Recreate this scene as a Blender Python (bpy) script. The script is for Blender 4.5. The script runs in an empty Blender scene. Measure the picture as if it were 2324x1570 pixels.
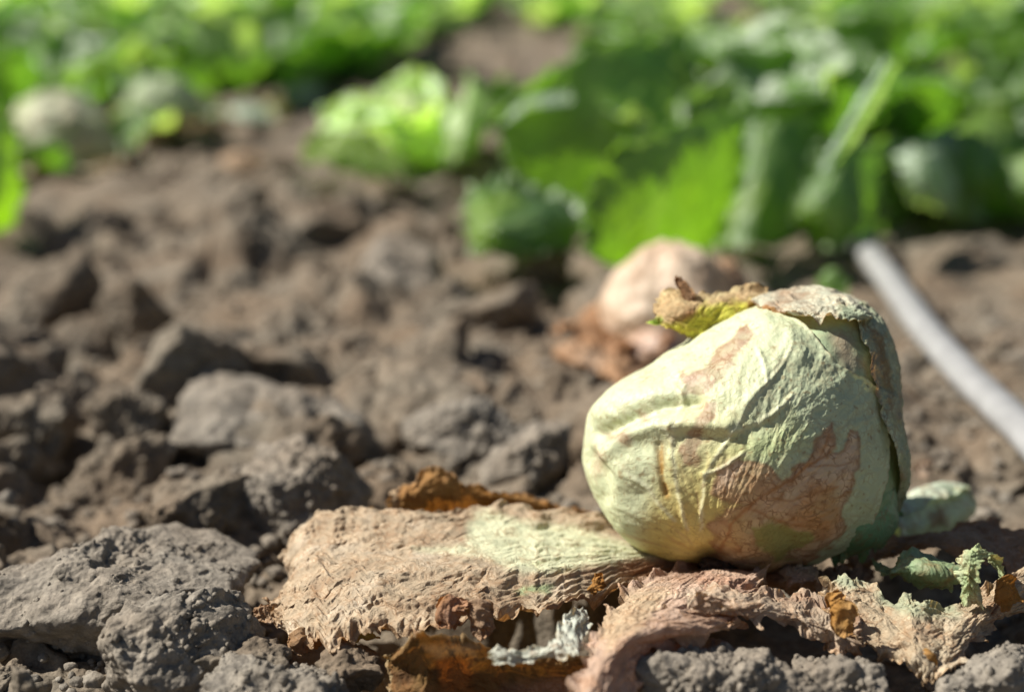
import bpy, bmesh, math, random
import numpy as np
from mathutils import Vector, Matrix

# ------------------------------------------------------------------ camera, sky, sun, exposure
SC = bpy.context.scene
COL = SC.collection
CAM_H, PITCH, FPX = 0.317, math.radians(15.6), 3460.0      # metres, tilt, focal length in 2324-px-wide picture units
cam_data = bpy.data.cameras.new('camera')
cam_data.sensor_width = 23.5
cam_data.lens = FPX / 2324 * 23.5
cam_data.clip_start, cam_data.clip_end = 0.02, 400
cam_data.dof.use_dof = True
cam_data.dof.focus_distance = 0.668
cam_data.dof.aperture_fstop = 2.25
cam = bpy.data.objects.new('camera', cam_data)
COL.objects.link(cam)
cam.location = (0, 0, CAM_H)
cam.rotation_euler = (math.pi / 2 - PITCH, 0, 0)
SC.camera = cam

SUN = Vector((-0.69, 0.05, 0.70)).normalized()
world = bpy.data.worlds.new('World'); SC.world = world; world.use_nodes = True
wn = world.node_tree
bg = wn.nodes['Background']
sky = wn.nodes.new('ShaderNodeTexSky'); sky.sky_type = 'NISHITA'; sky.sun_disc = False
sky.sun_elevation = math.asin(SUN.z); sky.sun_rotation = math.atan2(SUN.x, SUN.y)
wn.links.new(sky.outputs[0], bg.inputs[0]); bg.inputs[1].default_value = 0.04
sd = bpy.data.lights.new('sun', 'SUN'); sd.energy = 5.0; sd.angle = math.radians(0.5); sd.color = (1.0, 0.955, 0.88)
so = bpy.data.objects.new('sun', sd); COL.objects.link(so)
so.rotation_euler = SUN.to_track_quat('Z', 'Y').to_euler(); so.location = SUN * 20
SC.view_settings.view_transform = 'Standard'
SC.view_settings.look = 'None'
SC.view_settings.exposure = 0.78
SC.view_settings.gamma = 1
SC.view_settings.use_curve_mapping = False
SC.render.engine = 'CYCLES'
SC.cycles.use_denoising = True
SC.cycles.max_bounces = 6
SC.cycles.transparent_max_bounces = 6

# ------------------------------------------------------------------ noise
_rng = np.random.RandomState(7)
_perm = np.tile(_rng.permutation(256), 3)
_grad = _rng.normal(size=(256, 3)); _grad /= np.linalg.norm(_grad, axis=1)[:, None]

def perlin(P):
    P = np.asarray(P, float)
    I = np.floor(P).astype(int); F = P - I; I &= 255
    W = F * F * F * (F * (F * 6 - 15) + 10)
    out = 0
    for dx in (0, 1):
        wx = W[..., 0] if dx else 1 - W[..., 0]
        for dy in (0, 1):
            wy = W[..., 1] if dy else 1 - W[..., 1]
            for dz in (0, 1):
                wz = W[..., 2] if dz else 1 - W[..., 2]
                h = _perm[_perm[_perm[I[..., 0] + dx] + I[..., 1] + dy] + I[..., 2] + dz]
                g = _grad[h]
                out = out + wx * wy * wz * (g[..., 0] * (F[..., 0] - dx) + g[..., 1] * (F[..., 1] - dy) + g[..., 2] * (F[..., 2] - dz))
    return out * 1.6

def fbm(P, octv=3, gain=.5, ridge=False):
    a, s, o = 1.0, 0.0, 0
    P = np.asarray(P, float)
    for k in range(octv):
        n = perlin(P + 17.3 * k)
        if ridge: n = 1 - 2 * np.abs(n)
        o = o + a * n; s += a; a *= gain; P = P * 2.03
    return o / s

def worley(P, seed=0):
    """distance to the nearest feature point and that cell's random number"""
    P = np.asarray(P, float)
    I = np.floor(P).astype(np.int64)
    best = np.full(P.shape[:-1], 9.0); bid = np.zeros(P.shape[:-1])
    for dx in (-1, 0, 1):
        for dy in (-1, 0, 1):
            for dz in (-1, 0, 1):
                J = I + (dx, dy, dz)
                h = (J[..., 0] * 73856093) ^ (J[..., 1] * 19349663) ^ (J[..., 2] * 83492791) ^ (seed * 7919)
                a = ((h * 2654435761) >> 7) & 1023; b = ((h * 40503 + 977) >> 5) & 1023; c = ((h * 69069 + 12345) >> 9) & 1023
                Q = J + np.stack([a, b, c], -1) / 1023.0
                d = np.sqrt(((P - Q) ** 2).sum(-1))
                m = d < best
                best = np.where(m, d, best); bid = np.where(m, ((a * 31 + b * 17 + c) & 1023) / 1023.0, bid)
    return best, bid

def sstep(a, b, x):
    t = np.clip((x - a) / (b - a), 0, 1); return t * t * (3 - 2 * t)

# ------------------------------------------------------------------ measuring from the photograph
CP, SP = math.cos(PITCH), math.sin(PITCH)
CAM = np.array([0, 0, CAM_H]); RV = np.array([1.0, 0, 0]); UV = np.array([0, SP, CP]); FV = np.array([0, CP, -SP])
def dp(px, py, d):
    return CAM + FV * d + RV * ((px - 1162) / FPX * d) + UV * ((785 - py) / FPX * d)
def gp(px, py, z=0.0):
    r = FV + RV * ((px - 1162) / FPX) + UV * ((785 - py) / FPX)
    return CAM + r * ((z - CAM_H) / r[2])
def gy(px, py, Y):
    r = FV + RV * ((px - 1162) / FPX) + UV * ((785 - py) / FPX)
    return CAM + r * (Y / r[1])
def proj(P):
    Q = np.asarray(P) - CAM
    d = Q @ FV
    return 1162 + FPX * (Q @ RV) / d, 785 - FPX * (Q @ UV) / d

# ------------------------------------------------------------------ mesh helpers
def tag(o, label=None, cat=None, group=None, kind=None):
    if label: o['label'] = label
    if cat: o['category'] = cat
    if group: o['group'] = group
    if kind: o['kind'] = kind
    return o

def mesh_np(name, V, F, mat, loc=(0, 0, 0), parent=None, col=None, vein=None, uv=None, smooth=True):
    me = bpy.data.meshes.new(name)
    V = np.asarray(V, np.float32) - np.asarray(loc, np.float32)
    F = np.asarray(F, np.int32); k = F.shape[1]
    me.vertices.add(len(V)); me.vertices.foreach_set('co', V.ravel())
    me.loops.add(F.size); me.loops.foreach_set('vertex_index', F.ravel())
    me.polygons.add(len(F)); me.polygons.foreach_set('loop_start', np.arange(0, F.size, k, dtype=np.int32))
    me.update(calc_edges=True)
    me.polygons.foreach_set('use_smooth', np.full(len(F), smooth))
    if col is not None:
        a = me.attributes.new('col', 'FLOAT_COLOR', 'POINT')
        c = np.ones((len(V), 4), np.float32); c[:, :3] = col
        a.data.foreach_set('color', c.ravel())
    if vein is not None:
        a = me.attributes.new('vein', 'FLOAT', 'POINT'); a.data.foreach_set('value', np.broadcast_to(vein, len(V)).astype(np.float32))
    if uv is not None:
        a = me.attributes.new('along', 'FLOAT_VECTOR', 'POINT')
        c = np.zeros((len(V), 3), np.float32); c[:, :uv.shape[1]] = uv
        a.data.foreach_set('vector', c.ravel())
    if mat: me.materials.append(mat)
    me.validate()
    o = bpy.data.objects.new(name, me); COL.objects.link(o); o.location = loc
    if parent is not None:
        o.parent = parent; o.location = Vector(loc) - parent.location
    return o

def empty(name, loc):
    o = bpy.data.objects.new(name, None); COL.objects.link(o); o.location = loc; o.empty_display_size = .02
    return o

def grid_faces(nu, nv, wrap=False):
    i = np.arange(nu - 1)[:, None]; j = np.arange(nv if wrap else nv - 1)[None, :]
    a = i * nv + j; b = i * nv + (j + 1) % nv
    return np.stack([a, b, b + nv, a + nv], -1).reshape(-1, 4)

def ctrl_surface(C, nu, nv):
    """smooth surface through a grid of control points"""
    C = np.asarray(C, float)
    def interp(A, n):
        m = len(A)
        t = np.linspace(0, m - 1, n); i = np.minimum(t.astype(int), m - 2); f = (t - i)
        E = np.concatenate([[2 * A[0] - A[1]], A, [2 * A[-1] - A[-2]]])
        p0, p1, p2, p3 = E[i], E[i + 1], E[i + 2], E[i + 3]
        f = f.reshape((-1,) + (1,) * (A.ndim - 1))
        return .5 * ((2 * p1) + (-p0 + p2) * f + (2 * p0 - 5 * p1 + 4 * p2 - p3) * f ** 2 + (-p0 + 3 * p1 - 3 * p2 + p3) * f ** 3)
    S = interp(C, nu)
    return interp(S.transpose(1, 0, 2), nv).transpose(1, 0, 2)

def normals(G):
    du = np.gradient(G, axis=0); dv = np.gradient(G, axis=1)
    n = np.cross(du, dv); n /= np.linalg.norm(n, axis=-1)[..., None] + 1e-12
    return n, du, dv

def resample(G, s, t):
    """read grid G at fractional positions s,t in 0..1"""
    nu, nv = G.shape[:2]
    x = np.clip(s, 0, 1) * (nu - 1); y = np.clip(t, 0, 1) * (nv - 1)
    i = np.minimum(x.astype(int), nu - 2); j = np.minimum(y.astype(int), nv - 2)
    fx = (x - i)[..., None]; fy = (y - j)[..., None]
    return (G[i, j] * (1 - fx) + G[i + 1, j] * fx) * (1 - fy) + (G[i, j + 1] * (1 - fx) + G[i + 1, j + 1] * fx) * fy

# ------------------------------------------------------------------ materials
def new_mat(name):
    m = bpy.data.materials.new(name); m.use_nodes = True
    nt = m.node_tree; nt.nodes.clear()
    return m, nt, nt.nodes.new, nt.links.new

def soil_material(name, ca, cb):
    m, nt, N, L = new_mat(name)
    out = N('ShaderNodeOutputMaterial'); b = N('ShaderNodeBsdfPrincipled')
    geo = N('ShaderNodeNewGeometry')
    n1 = N('ShaderNodeTexNoise'); n1.inputs['Scale'].default_value = 16; n1.inputs['Detail'].default_value = 4
    n2 = N('ShaderNodeTexNoise'); n2.inputs['Scale'].default_value = 140; n2.inputs['Detail'].default_value = 6
    n3 = N('ShaderNodeTexNoise'); n3.inputs['Scale'].default_value = 900; n3.inputs['Detail'].default_value = 5; n3.inputs['Roughness'].default_value = .65
    v = N('ShaderNodeTexVoronoi'); v.inputs['Scale'].default_value = 420; v.feature = 'SMOOTH_F1'
    for n in (n1, n2, n3, v): L(geo.outputs['Position'], n.inputs['Vector'])
    r = N('ShaderNodeValToRGB'); e = r.color_ramp.elements
    e[0].position = .36; e[0].color = (*ca, 1); e[1].position = .64; e[1].color = (*cb, 1)
    L(n1.outputs[0], r.inputs[0])
    mul = N('ShaderNodeMapRange'); mul.inputs[1].default_value = .3; mul.inputs[2].default_value = .72; mul.inputs[3].default_value = .62; mul.inputs[4].default_value = 1.32
    L(n2.outputs[0], mul.inputs[0])
    mul2 = N('ShaderNodeMapRange'); mul2.inputs[1].default_value = .3; mul2.inputs[2].default_value = .7; mul2.inputs[3].default_value = .8; mul2.inputs[4].default_value = 1.2
    L(n3.outputs[0], mul2.inputs[0])
    mm = N('ShaderNodeMath'); mm.operation = 'MULTIPLY'; L(mul.outputs[0], mm.inputs[0]); L(mul2.outputs[0], mm.inputs[1])
    sc = N('ShaderNodeVectorMath'); sc.operation = 'SCALE'; L(r.outputs[0], sc.inputs[0]); L(mm.outputs[0], sc.inputs['Scale'])
    L(sc.outputs[0], b.inputs['Base Color'])
    b.inputs['Roughness'].default_value = .95; b.inputs['Specular IOR Level'].default_value = .15
    bp = N('ShaderNodeBump'); bp.inputs['Strength'].default_value = .9; bp.inputs['Distance'].default_value = .0009; L(n3.outputs[0], bp.inputs['Height'])
    bp2 = N('ShaderNodeBump'); bp2.inputs['Strength'].default_value = .55; bp2.inputs['Distance'].default_value = .0016; bp2.invert = True
    L(v.outputs['Distance'], bp2.inputs['Height']); L(bp.outputs[0], bp2.inputs['Normal']); L(bp2.outputs[0], b.inputs['Normal'])
    L(b.outputs[0], out.inputs[0])
    return m

def leaf_material(name, trans=.3, rough=.6, spec=.4, tint=(1, 1, 1), bump=.0005, bscale=700, veincol=(.22, .10, .035), vscale=260, var=.25, stretch=None, vmul=1.0, cs=0):
    m, nt, N, L = new_mat(name)
    out = N('ShaderNodeOutputMaterial'); b = N('ShaderNodeBsdfPrincipled')
    at = N('ShaderNodeAttribute'); at.attribute_name = 'col'
    ve = N('ShaderNodeAttribute'); ve.attribute_name = 'vein'
    geo = N('ShaderNodeTexCoord')
    n1 = N('ShaderNodeTexNoise'); n1.inputs['Scale'].default_value = 120; n1.inputs['Detail'].default_value = 6; n1.inputs['Roughness'].default_value = .6
    n2 = N('ShaderNodeTexNoise'); n2.inputs['Scale'].default_value = bscale; n2.inputs['Detail'].default_value = 4; n2.inputs['Distortion'].default_value = 1.2
    L(geo.outputs['Object'], n1.inputs['Vector']); L(geo.outputs['Object'], n2.inputs['Vector'])
    mr = N('ShaderNodeMapRange'); mr.inputs[1].default_value = .3; mr.inputs[2].default_value = .7; mr.inputs[3].default_value = 1 - var; mr.inputs[4].default_value = 1 + var
    L(n1.outputs[0], mr.inputs[0])
    sc = N('ShaderNodeVectorMath'); sc.operation = 'SCALE'; L(at.outputs['Color'], sc.inputs[0]); L(mr.outputs[0], sc.inputs['Scale'])
    # net of fine veins
    wv = N('ShaderNodeTexNoise'); wv.inputs['Scale'].default_value = 90; wv.inputs['Detail'].default_value = 3; L(geo.outputs['Object'], wv.inputs['Vector'])
    wsc = N('ShaderNodeVectorMath'); wsc.operation = 'MULTIPLY_ADD'; L(wv.outputs['Color'], wsc.inputs[0]); wsc.inputs[1].default_value = (.011, .011, .011); L(geo.outputs['Object'], wsc.inputs[2])
    vo = N('ShaderNodeTexVoronoi'); vo.feature = 'DISTANCE_TO_EDGE'; vo.inputs['Scale'].default_value = vscale; L(wsc.outputs[0], vo.inputs['Vector'])
    vo2 = N('ShaderNodeTexVoronoi'); vo2.feature = 'DISTANCE_TO_EDGE'; vo2.inputs['Scale'].default_value = vscale * .37; L(wsc.outputs[0], vo2.inputs['Vector'])
    vmin = N('ShaderNodeMath'); vmin.operation = 'MINIMUM'; L(vo.outputs['Distance'], vmin.inputs[0]); L(vo2.outputs['Distance'], vmin.inputs[1])
    vr = N('ShaderNodeMapRange'); vr.inputs[1].default_value = .0; vr.inputs[2].default_value = .11; vr.inputs[3].default_value = 1; vr.inputs[4].default_value = 0
    L(vmin.outputs[0], vr.inputs[0])
    brk = N('ShaderNodeMapRange'); brk.inputs[1].default_value = .42; brk.inputs[2].default_value = .58; L(n1.outputs[0], brk.inputs[0])
    f1 = N('ShaderNodeMath'); f1.operation = 'MULTIPLY'; L(vr.outputs[0], f1.inputs[0]); L(ve.outputs['Fac'], f1.inputs[1])
    f2 = N('ShaderNodeMath'); f2.operation = 'MULTIPLY'; L(f1.outputs[0], f2.inputs[0]); L(brk.outputs[0], f2.inputs[1])
    f3 = N('ShaderNodeMath'); f3.operation = 'MULTIPLY'; L(f2.outputs[0], f3.inputs[0]); f3.inputs[1].default_value = .8 * vmul
    mx = N('ShaderNodeMix'); mx.data_type = 'RGBA'; L(f3.outputs[0], mx.inputs['Factor']); L(sc.outputs[0], mx.inputs['A']); mx.inputs['B'].default_value = (*veincol, 1)
    L(mx.outputs['Result'], b.inputs['Base Color'])
    b.inputs['Roughness'].default_value = rough; b.inputs['Specular IOR Level'].default_value = spec
    bp = N('ShaderNodeBump'); bp.inputs['Strength'].default_value = .8; bp.inputs['Distance'].default_value = bump; L(n2.outputs[0], bp.inputs['Height'])
    bp1 = N('ShaderNodeBump'); bp1.inputs['Strength'].default_value = .6; bp1.inputs['Distance'].default_value = bump * 2.5; L(n1.outputs[0], bp1.inputs['Height']); L(bp.outputs[0], bp1.inputs['Normal'])
    bpv = N('ShaderNodeBump'); bpv.inputs['Strength'].default_value = .4; bpv.inputs['Distance'].default_value = bump * .9; L(vr.outputs[0], bpv.inputs['Height']); L(bp1.outputs[0], bpv.inputs['Normal'])
    last = bpv
    if stretch:
        al = N('ShaderNodeAttribute'); al.attribute_name = 'along'
        mp = N('ShaderNodeMapping'); mp.inputs['Scale'].default_value = stretch; L(al.outputs['Vector'], mp.inputs[0])
        n4 = N('ShaderNodeTexNoise'); n4.inputs['Scale'].default_value = 1; n4.inputs['Detail'].default_value = 4; L(mp.outputs[0], n4.inputs['Vector'])
        bp3 = N('ShaderNodeBump'); bp3.inputs['Strength'].default_value = .8; bp3.inputs['Distance'].default_value = bump * 1.3; L(n4.outputs[0], bp3.inputs['Height']); L(last.outputs[0], bp3.inputs['Normal']); last = bp3
    L(last.outputs[0], b.inputs['Normal'])
    t = N('ShaderNodeBsdfTranslucent'); tc = N('ShaderNodeVectorMath'); tc.operation = 'MULTIPLY'; tc.inputs[1].default_value = tint
    L(mx.outputs['Result'], tc.inputs[0]); L(tc.outputs[0], t.inputs['Color']); L(last.outputs[0], t.inputs['Normal'])
    ms = N('ShaderNodeMixShader'); ms.inputs[0].default_value = trans; L(b.outputs[0], ms.inputs[1]); L(t.outputs[0], ms.inputs[2])
    L(ms.outputs[0], out.inputs[0])
    return m

M_SOIL = soil_material('dry_soil', (.176, .150, .114), (.165, .123, .084))
M_CRUST = soil_material('dry_soil_crust', (.232, .206, .168), (.205, .170, .130))
M_DRY = leaf_material('withered_leaf', trans=.2, rough=.75, spec=.2, tint=(1.4, .95, .42), bump=.0005, bscale=700, vscale=330, var=.3)
M_HEAD = leaf_material('papery_head_leaf', trans=.12, rough=.52, spec=.4, tint=(1.1, 1.0, .5), bump=.0002, bscale=800, vscale=240, var=.13, stretch=(.35, .5, 1), vmul=1.0)
M_GREEN = leaf_material('green_leaf', trans=.44, rough=.3, spec=1.0, tint=(1.35, 1.65, .34), bump=.0022, bscale=60, vscale=60, var=.3, veincol=(.2, .3, .08), vmul=.5)
M_PALE = leaf_material('pale_head', trans=.22, rough=.55, spec=.35, tint=(1.2, 1.3, .6), bump=.0005, bscale=300, vscale=90, var=.2)

def plain(name, col, rough=.6, spec=.4, noise=.15, scale=120, bump=.0004):
    m, nt, N, L = new_mat(name)
    out = N('ShaderNodeOutputMaterial'); b = N('ShaderNodeBsdfPrincipled'); g = N('ShaderNodeTexCoord')
    n = N('ShaderNodeTexNoise'); n.inputs['Scale'].default_value = scale; n.inputs['Detail'].default_value = 5; L(g.outputs['Object'], n.inputs['Vector'])
    r = N('ShaderNodeMapRange'); r.inputs[3].default_value = 1 - noise; r.inputs[4].default_value = 1 + noise; r.inputs[1].default_value = .3; r.inputs[2].default_value = .7
    L(n.outputs[0], r.inputs[0]); s = N('ShaderNodeVectorMath'); s.operation = 'SCALE'; s.inputs[0].default_value = col; L(r.outputs[0], s.inputs['Scale'])
    L(s.outputs[0], b.inputs['Base Color']); b.inputs['Roughness'].default_value = rough; b.inputs['Specular IOR Level'].default_value = spec
    bp = N('ShaderNodeBump'); bp.inputs['Distance'].default_value = bump; L(n.outputs[0], bp.inputs['Height']); L(bp.outputs[0], b.inputs['Normal'])
    L(b.outputs[0], out.inputs[0]); return m
M_STEM = plain('rotten_stem', (.05, .028, .015), .7, .3, .5, 300, .001)
M_HOSE = plain('hose_plastic', (.27, .268, .262), .5, .35, .15, 55, .0003)

# ------------------------------------------------------------------ ground: one sheet, fine near the camera, coarse far away
def axis(core0, core1, step, lo, hi, grow):
    a = list(np.arange(core0, core1, step))
    s = step
    while a[-1] < hi: s *= grow; a.append(a[-1] + s)
    s = step
    while a[0] > lo: s *= grow; a.insert(0, a[0] - s)
    return np.array(a)
XS = axis(-.36, .36, .00135, -60, 60, 1.07)
YS = axis(.56, 1.05, .0013, -30, 150, 1.0145)
YS = YS[(YS > -30) & (YS < 150)]
GX, GY = np.meshgrid(XS, YS)
rs = np.random.RandomState(3)

def rough_amp(x, y):
    a = np.ones_like(x)
    hero = np.exp(-(((x - .07) / .21) ** 4 + ((y - .665) / .13) ** 4))
    a = a * (1 - .9 * hero)
    right = sstep(.10, .2, x - (y - .8) * .12) * sstep(.74, .86, y)
    a = a * (1 - .5 * right)
    far = sstep(1.5, 4, y); a = a * (1 - .35 * far)
    return a, hero

P3 = np.stack([GX, GY, np.zeros_like(GX)], -1)
fade = 1 / (1 + np.maximum(0, GY - 6) * .3)
H = -0.012 + .010 * fbm(P3 * 5, 2) * fade
u_row = GX - .094 * GY
left_dip = np.exp(-((GX + .33) / .16) ** 2 - ((GY - .95) / .2) ** 2)
H = H - .022 * left_dip
AMP, HERO = rough_amp(GX, GY)
WX = GX + .012 * perlin(P3 * 28 + 5) + .004 * perlin(P3 * 90 + 5)
WY = GY + .012 * perlin(P3 * 28 + 9) + .004 * perlin(P3 * 90 + 19)
def stamp(cx, cy, R, hgt, k=None):
    i0, i1 = np.searchsorted(XS, [cx - R * 1.9, cx + R * 1.9]); j0, j1 = np.searchsorted(YS, [cy - R * 1.9, cy + R * 1.9])
    if i1 - i0 < 2 or j1 - j0 < 2: return
    sl = (slice(j0, j1), slice(i0, i1))
    dx = (WX[sl] - cx) / R; dy = (WY[sl] - cy) / R
    n = rs.randint(5, 8); a0 = rs.uniform(0, 6.28)
    tx, ty = rs.uniform(-.75, .45), rs.uniform(-.45, .45)
    h = .55 + tx * dx + ty * dy
    for q in range(n):
        a = a0 + 6.283 * q / n + rs.uniform(-.35, .35)
        g = rs.uniform(1.1, 3.6)
        h = np.minimum(h, g * (rs.uniform(.7, 1.05) - (math.cos(a) * dx + math.sin(a) * dy)) )
    a, _ = rough_amp(np.array(cx), np.array(cy))
    z = -.012 + hgt * (h) * (.25 + .75 * a) * (0.25 if a < .3 else 1)
    H[sl] = np.maximum(H[sl], z - .02 * left_dip[sl])
for n, r0, r1, x0, x1, y0, y1 in ((260, .03, .065, -.75, .75, .5, 1.9), (900, .015, .035, -.7, .7, .5, 1.7), (1500, .007, .016, -.42, .42, .55, 1.25), (900, .03, .07, -2.2, 2.2, 1.7, 5)):
    for q in range(n):
        R = rs.uniform(r0, r1)
        stamp(rs.uniform(x0, x1), rs.uniform(y0, y1), R, R * rs.uniform(.6, 1.05))
near = (GY < 1.3) & (np.abs(GX) < .6)
Pn = np.stack([GX[near], GY[near], H[near] * 1.4], -1)
d1, id1 = worley(Pn / .0065, 1)
d2, id2 = worley(Pn / .0032, 2)
cover = sstep(-.35, .25, perlin(Pn * 22 + 3))
bumpn = .0026 * (1 - d1) * (id1 > .45) * cover + .0014 * (1 - d2) * (.3 + .7 * cover)
H[near] += bumpn + .0022 * fbm(Pn * 90, 3)
H[~near] += .006 * fbm(P3[~near] * 22, 2) * fade[~near]
H -= .020 * HERO
H -= .045 * np.exp(-((GX - .02) / .055) ** 4 - ((GY - .665) / .035) ** 4)
for qx, qy, qr, qd in ((185, 990, .026, .05), (545, 935, .02, .045), (490, 1290, .018, .04), (870, 1150, .02, .04), (290, 770, .03, .04), (760, 880, .025, .04), (120, 1200, .02, .03), (1000, 1060, .018, .03), (1900, 1475, .022, .03), (1990, 1275, .02, .015)):
    qp = gp(qx, qy, 0); H -= qd * np.exp(-((GX - qp[0]) / qr) ** 2 - ((GY - qp[1]) / qr) ** 2)
bank = -.05 + .066 * sstep(.694, .716, GY + .006 * perlin(P3 * 60)) * sstep(.80, .74, GY) * sstep(-.12, -.07, GX) * sstep(.15, .09, GX) + .004 * fbm(P3 * 70, 2)
H = np.maximum(H, bank)
X2 = GX + np.where(near, .0035 * perlin(np.stack([GX, GY, H * 2], -1) * 60 + 31), 0)
V = np.stack([X2, GY, H], -1).reshape(-1, 3)
soil = mesh_np('ground', V, grid_faces(len(YS), len(XS)), M_SOIL)
tag(soil, 'dry grey brown clods of tilled field soil', kind='structure')
def ground_z(x, y):
    i = min(max(int(np.searchsorted(XS, x)), 1), len(XS) - 1); j = min(max(int(np.searchsorted(YS, y)), 1), len(YS) - 1)
    return float(H[j, i])

# ------------------------------------------------------------------ soil clods
_ico = {}
def ico(level):
    if level not in _ico:
        bm = bmesh.new(); bmesh.ops.create_icosphere(bm, subdivisions=level, radius=1)
        V = np.array([v.co[:] for v in bm.verts]); F = np.array([[v.index for v in f.verts] for f in bm.faces]); bm.free()
        V /= np.linalg.norm(V, axis=1)[:, None]
        _ico[level] = (V, F)
    return _ico[level]

def clod_verts(seed, level, size, sharp=9, crumbs=1.0, tilt=(0, 0, 0)):
    r = np.random.RandomState(seed)
    D, F = ico(level)
    n = r.normal(size=(12, 3)); n /= np.linalg.norm(n, axis=1)[:, None]
    o = r.uniform(.6, 1.05, 12)
    n = np.concatenate([n, np.eye(3), -np.eye(3)]); o = np.r_[o, [1.02] * 6]; sharp = sharp * 2.2
    Dw = D + .16 * np.stack([perlin(D * 1.7 + seed * 3.1 + q * 9) for q in range(3)], -1)
    Dw /= np.linalg.norm(Dw, axis=1)[:, None]
    q = np.maximum(Dw @ n.T, 0) / o
    rad = (q ** sharp).sum(1) ** (-1 / sharp)
    P = D * rad[:, None] * np.array(size)
    P = P @ np.array(Matrix.Rotation(tilt[2], 3, 'Z') @ Matrix.Rotation(tilt[1], 3, 'Y') @ Matrix.Rotation(tilt[0], 3, 'X')).T
    s = float(np.mean(size))
    Q = P + seed * .37
    d = .20 * s * fbm(Q / s * 1.7, 3) + .0042 * fbm(Q * 80, 3, .5)
    if level >= 5:
        a, ia = worley(Q / .0062, 3); b, ib = worley(Q / .003, 4)
        cov = sstep(-.4, .2, perlin(Q * 30))
        d = d + crumbs * (.0015 * (1 - a) * (ia > .5) * cov + .0017 * (1 - b) * (.35 + .65 * cov)) + .0011 * fbm(Q * 230, 3, .6)
    P = P + D * d[:, None]
    return P, F

NEARV = []
GROUP_CL = 'loose clods of dry soil scattered over the field'
def hero_clod(px, py, z, hw, hh, seed, level, label, depth=1.0, tilt=(0, 0, 0), crumbs=1.0, sharp=9):
    c = gp(px, py, z); d = (c - CAM) @ FV
    w, h = hw / FPX * d, hh / FPX * d
    P, F = clod_verts(seed, level, (w, w * depth, h), sharp, crumbs, tilt)
    P = P + c
    base = (c[0], c[1], float(P[:, 2].min()))
    o = mesh_np('soil_clod', P, F, M_CRUST if level >= 7 or 'pale' in label or 'knobbly' in label else M_SOIL, base)
    tag(o, label, 'soil clod', GROUP_CL)
    if level >= 7: NEARV.append(P[F[:, 0]][P[F[:, 0], 2] > c[2] - .3 * h])
R_ = math.radians
CL = [
 (230, 1370, .004, 340, 190, 11, 7, 'largest grey clod, a broad pebbly slab in the lower left corner', .75, (0, R_(-14), 0), 1.3),
 (395, 1500, .012, 175, 135, 12, 7, 'rounded grey clod with shaded front, in front of the broad pebbly slab', .9, (0, R_(-20), 0), .8),
 (550, 1500, .012, 108, 58, 13, 6, 'squat rough clod between the rounded grey clod and the big tan leaf', .8, (0, R_(-8), 0), .8),
 (640, 1590, .010, 190, 75, 14, 7, 'low crumbly grey clod at the bottom edge left of the dark curled leaf', .7, (0, 0, 0), 1.6),
 (780, 1520, .010, 80, 50, 15, 6, 'crumbly lump right beside the tip of the dark curled leaf', .8, (0, 0, 0), 1.8),
 (1655, 1580, .014, 210, 120, 16, 7, 'pale broad clod at the bottom edge below the ruffled brown leaves', .6, (0, R_(5), 0), 1.5),
 (1925, 1565, .014, 125, 85, 17, 7, 'smooth pale clod with a hollow top, between two others at the bottom edge', .8, (0, R_(-14), 0), .5),
 (2250, 1565, .012, 120, 85, 18, 7, 'grey wedge shaped clod in the lower right corner', .8, (0, R_(-18), 0), .8),
 (62, 1575, .02, 34, 55, 19, 6, 'small pointed clod at the bottom edge, leftmost of all', 1, (0, 0, 0), .6),
 (690, 1130, .008, 165, 150, 20, 7, 'tall dark faced clod behind the left end of the big tan leaf', .8, (0, R_(-22), R_(20)), 1.0),
 (470, 880, .01, 130, 150, 23, 6, 'long slanting slab of soil with a smooth lit face, left of centre', .7, (0, R_(-48), R_(15)), .2),
 (660, 850, .006, 130, 75, 24, 6, 'blocky clod with a dark front, right of the slanting slab', .8, (0, R_(8), 0), .8),
 (300, 970, .008, 85, 110, 25, 6, 'upright clod beside the dark hollow in the soil', .8, (0, R_(-20), R_(30)), .7),
 (620, 980, .0, 215, 85, 26, 6, 'wide pale clod sloping down in front of the blocky clod', .8, (0, R_(6), 0), 1.2),
 (1060, 980, .004, 140, 70, 27, 6, 'knobbly clod left of the wilted head', .7, (0, R_(-10), 0), 1.6),
 (1190, 1050, .004, 100, 70, 28, 6, 'small knobbly clod nearest to the left side of the wilted head', .7, (0, 0, 0), 1.8),
 (90, 960, .004, 110, 80, 29, 6, 'rounded clod on the left edge beside the dark hollow', .8, (0, 0, 0), 1),
 (880, 640, .008, 105, 90, 30, 5, 'pale angular clod in front of the low dark green leaf', .8, (0, R_(-30), R_(-15)), .3),
 (310, 720, .01, 62, 85, 31, 5, 'small leaning wedge of soil in the left middle', .8, (0, R_(-40), R_(20)), .3),
 (1210, 620, .008, 75, 62, 32, 5, 'pointed clod just left of the tan dried head', .8, (0, R_(-10), 0), .5),
 (930, 830, .0, 130, 75, 33, 6, 'lumpy clod midway between the slanting slab and the tan dried head', .8, (0, R_(-12), R_(-20)), .9),
 (440, 1180, .004, 140, 75, 34, 6, 'rough topped clod rising behind the broad pebbly slab', .7, (0, R_(-12), 0), 1.4),
 (90, 690, .008, 130, 90, 35, 5, 'dark grey clod near the bright green leaf on the left edge', .9, (0, R_(-12), R_(30)), .5),
 (1110, 720, .004, 110, 60, 36, 5, 'low flat clod left of the tan dried head', .8, (0, R_(-14), R_(-30)), .7),
 (720, 520, .008, 110, 70, 37, 5, 'brown clod below the bright green head', .8, (0, R_(10), R_(30)), .4),
]
for (px, py, z, hw, hh, sd_, lv, lab, dep, tl, cr) in CL:
    hero_clod(px, py, z, hw, hh, sd_, lv, lab, dep, tl, cr)
random.seed(5)
masters = []
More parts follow.
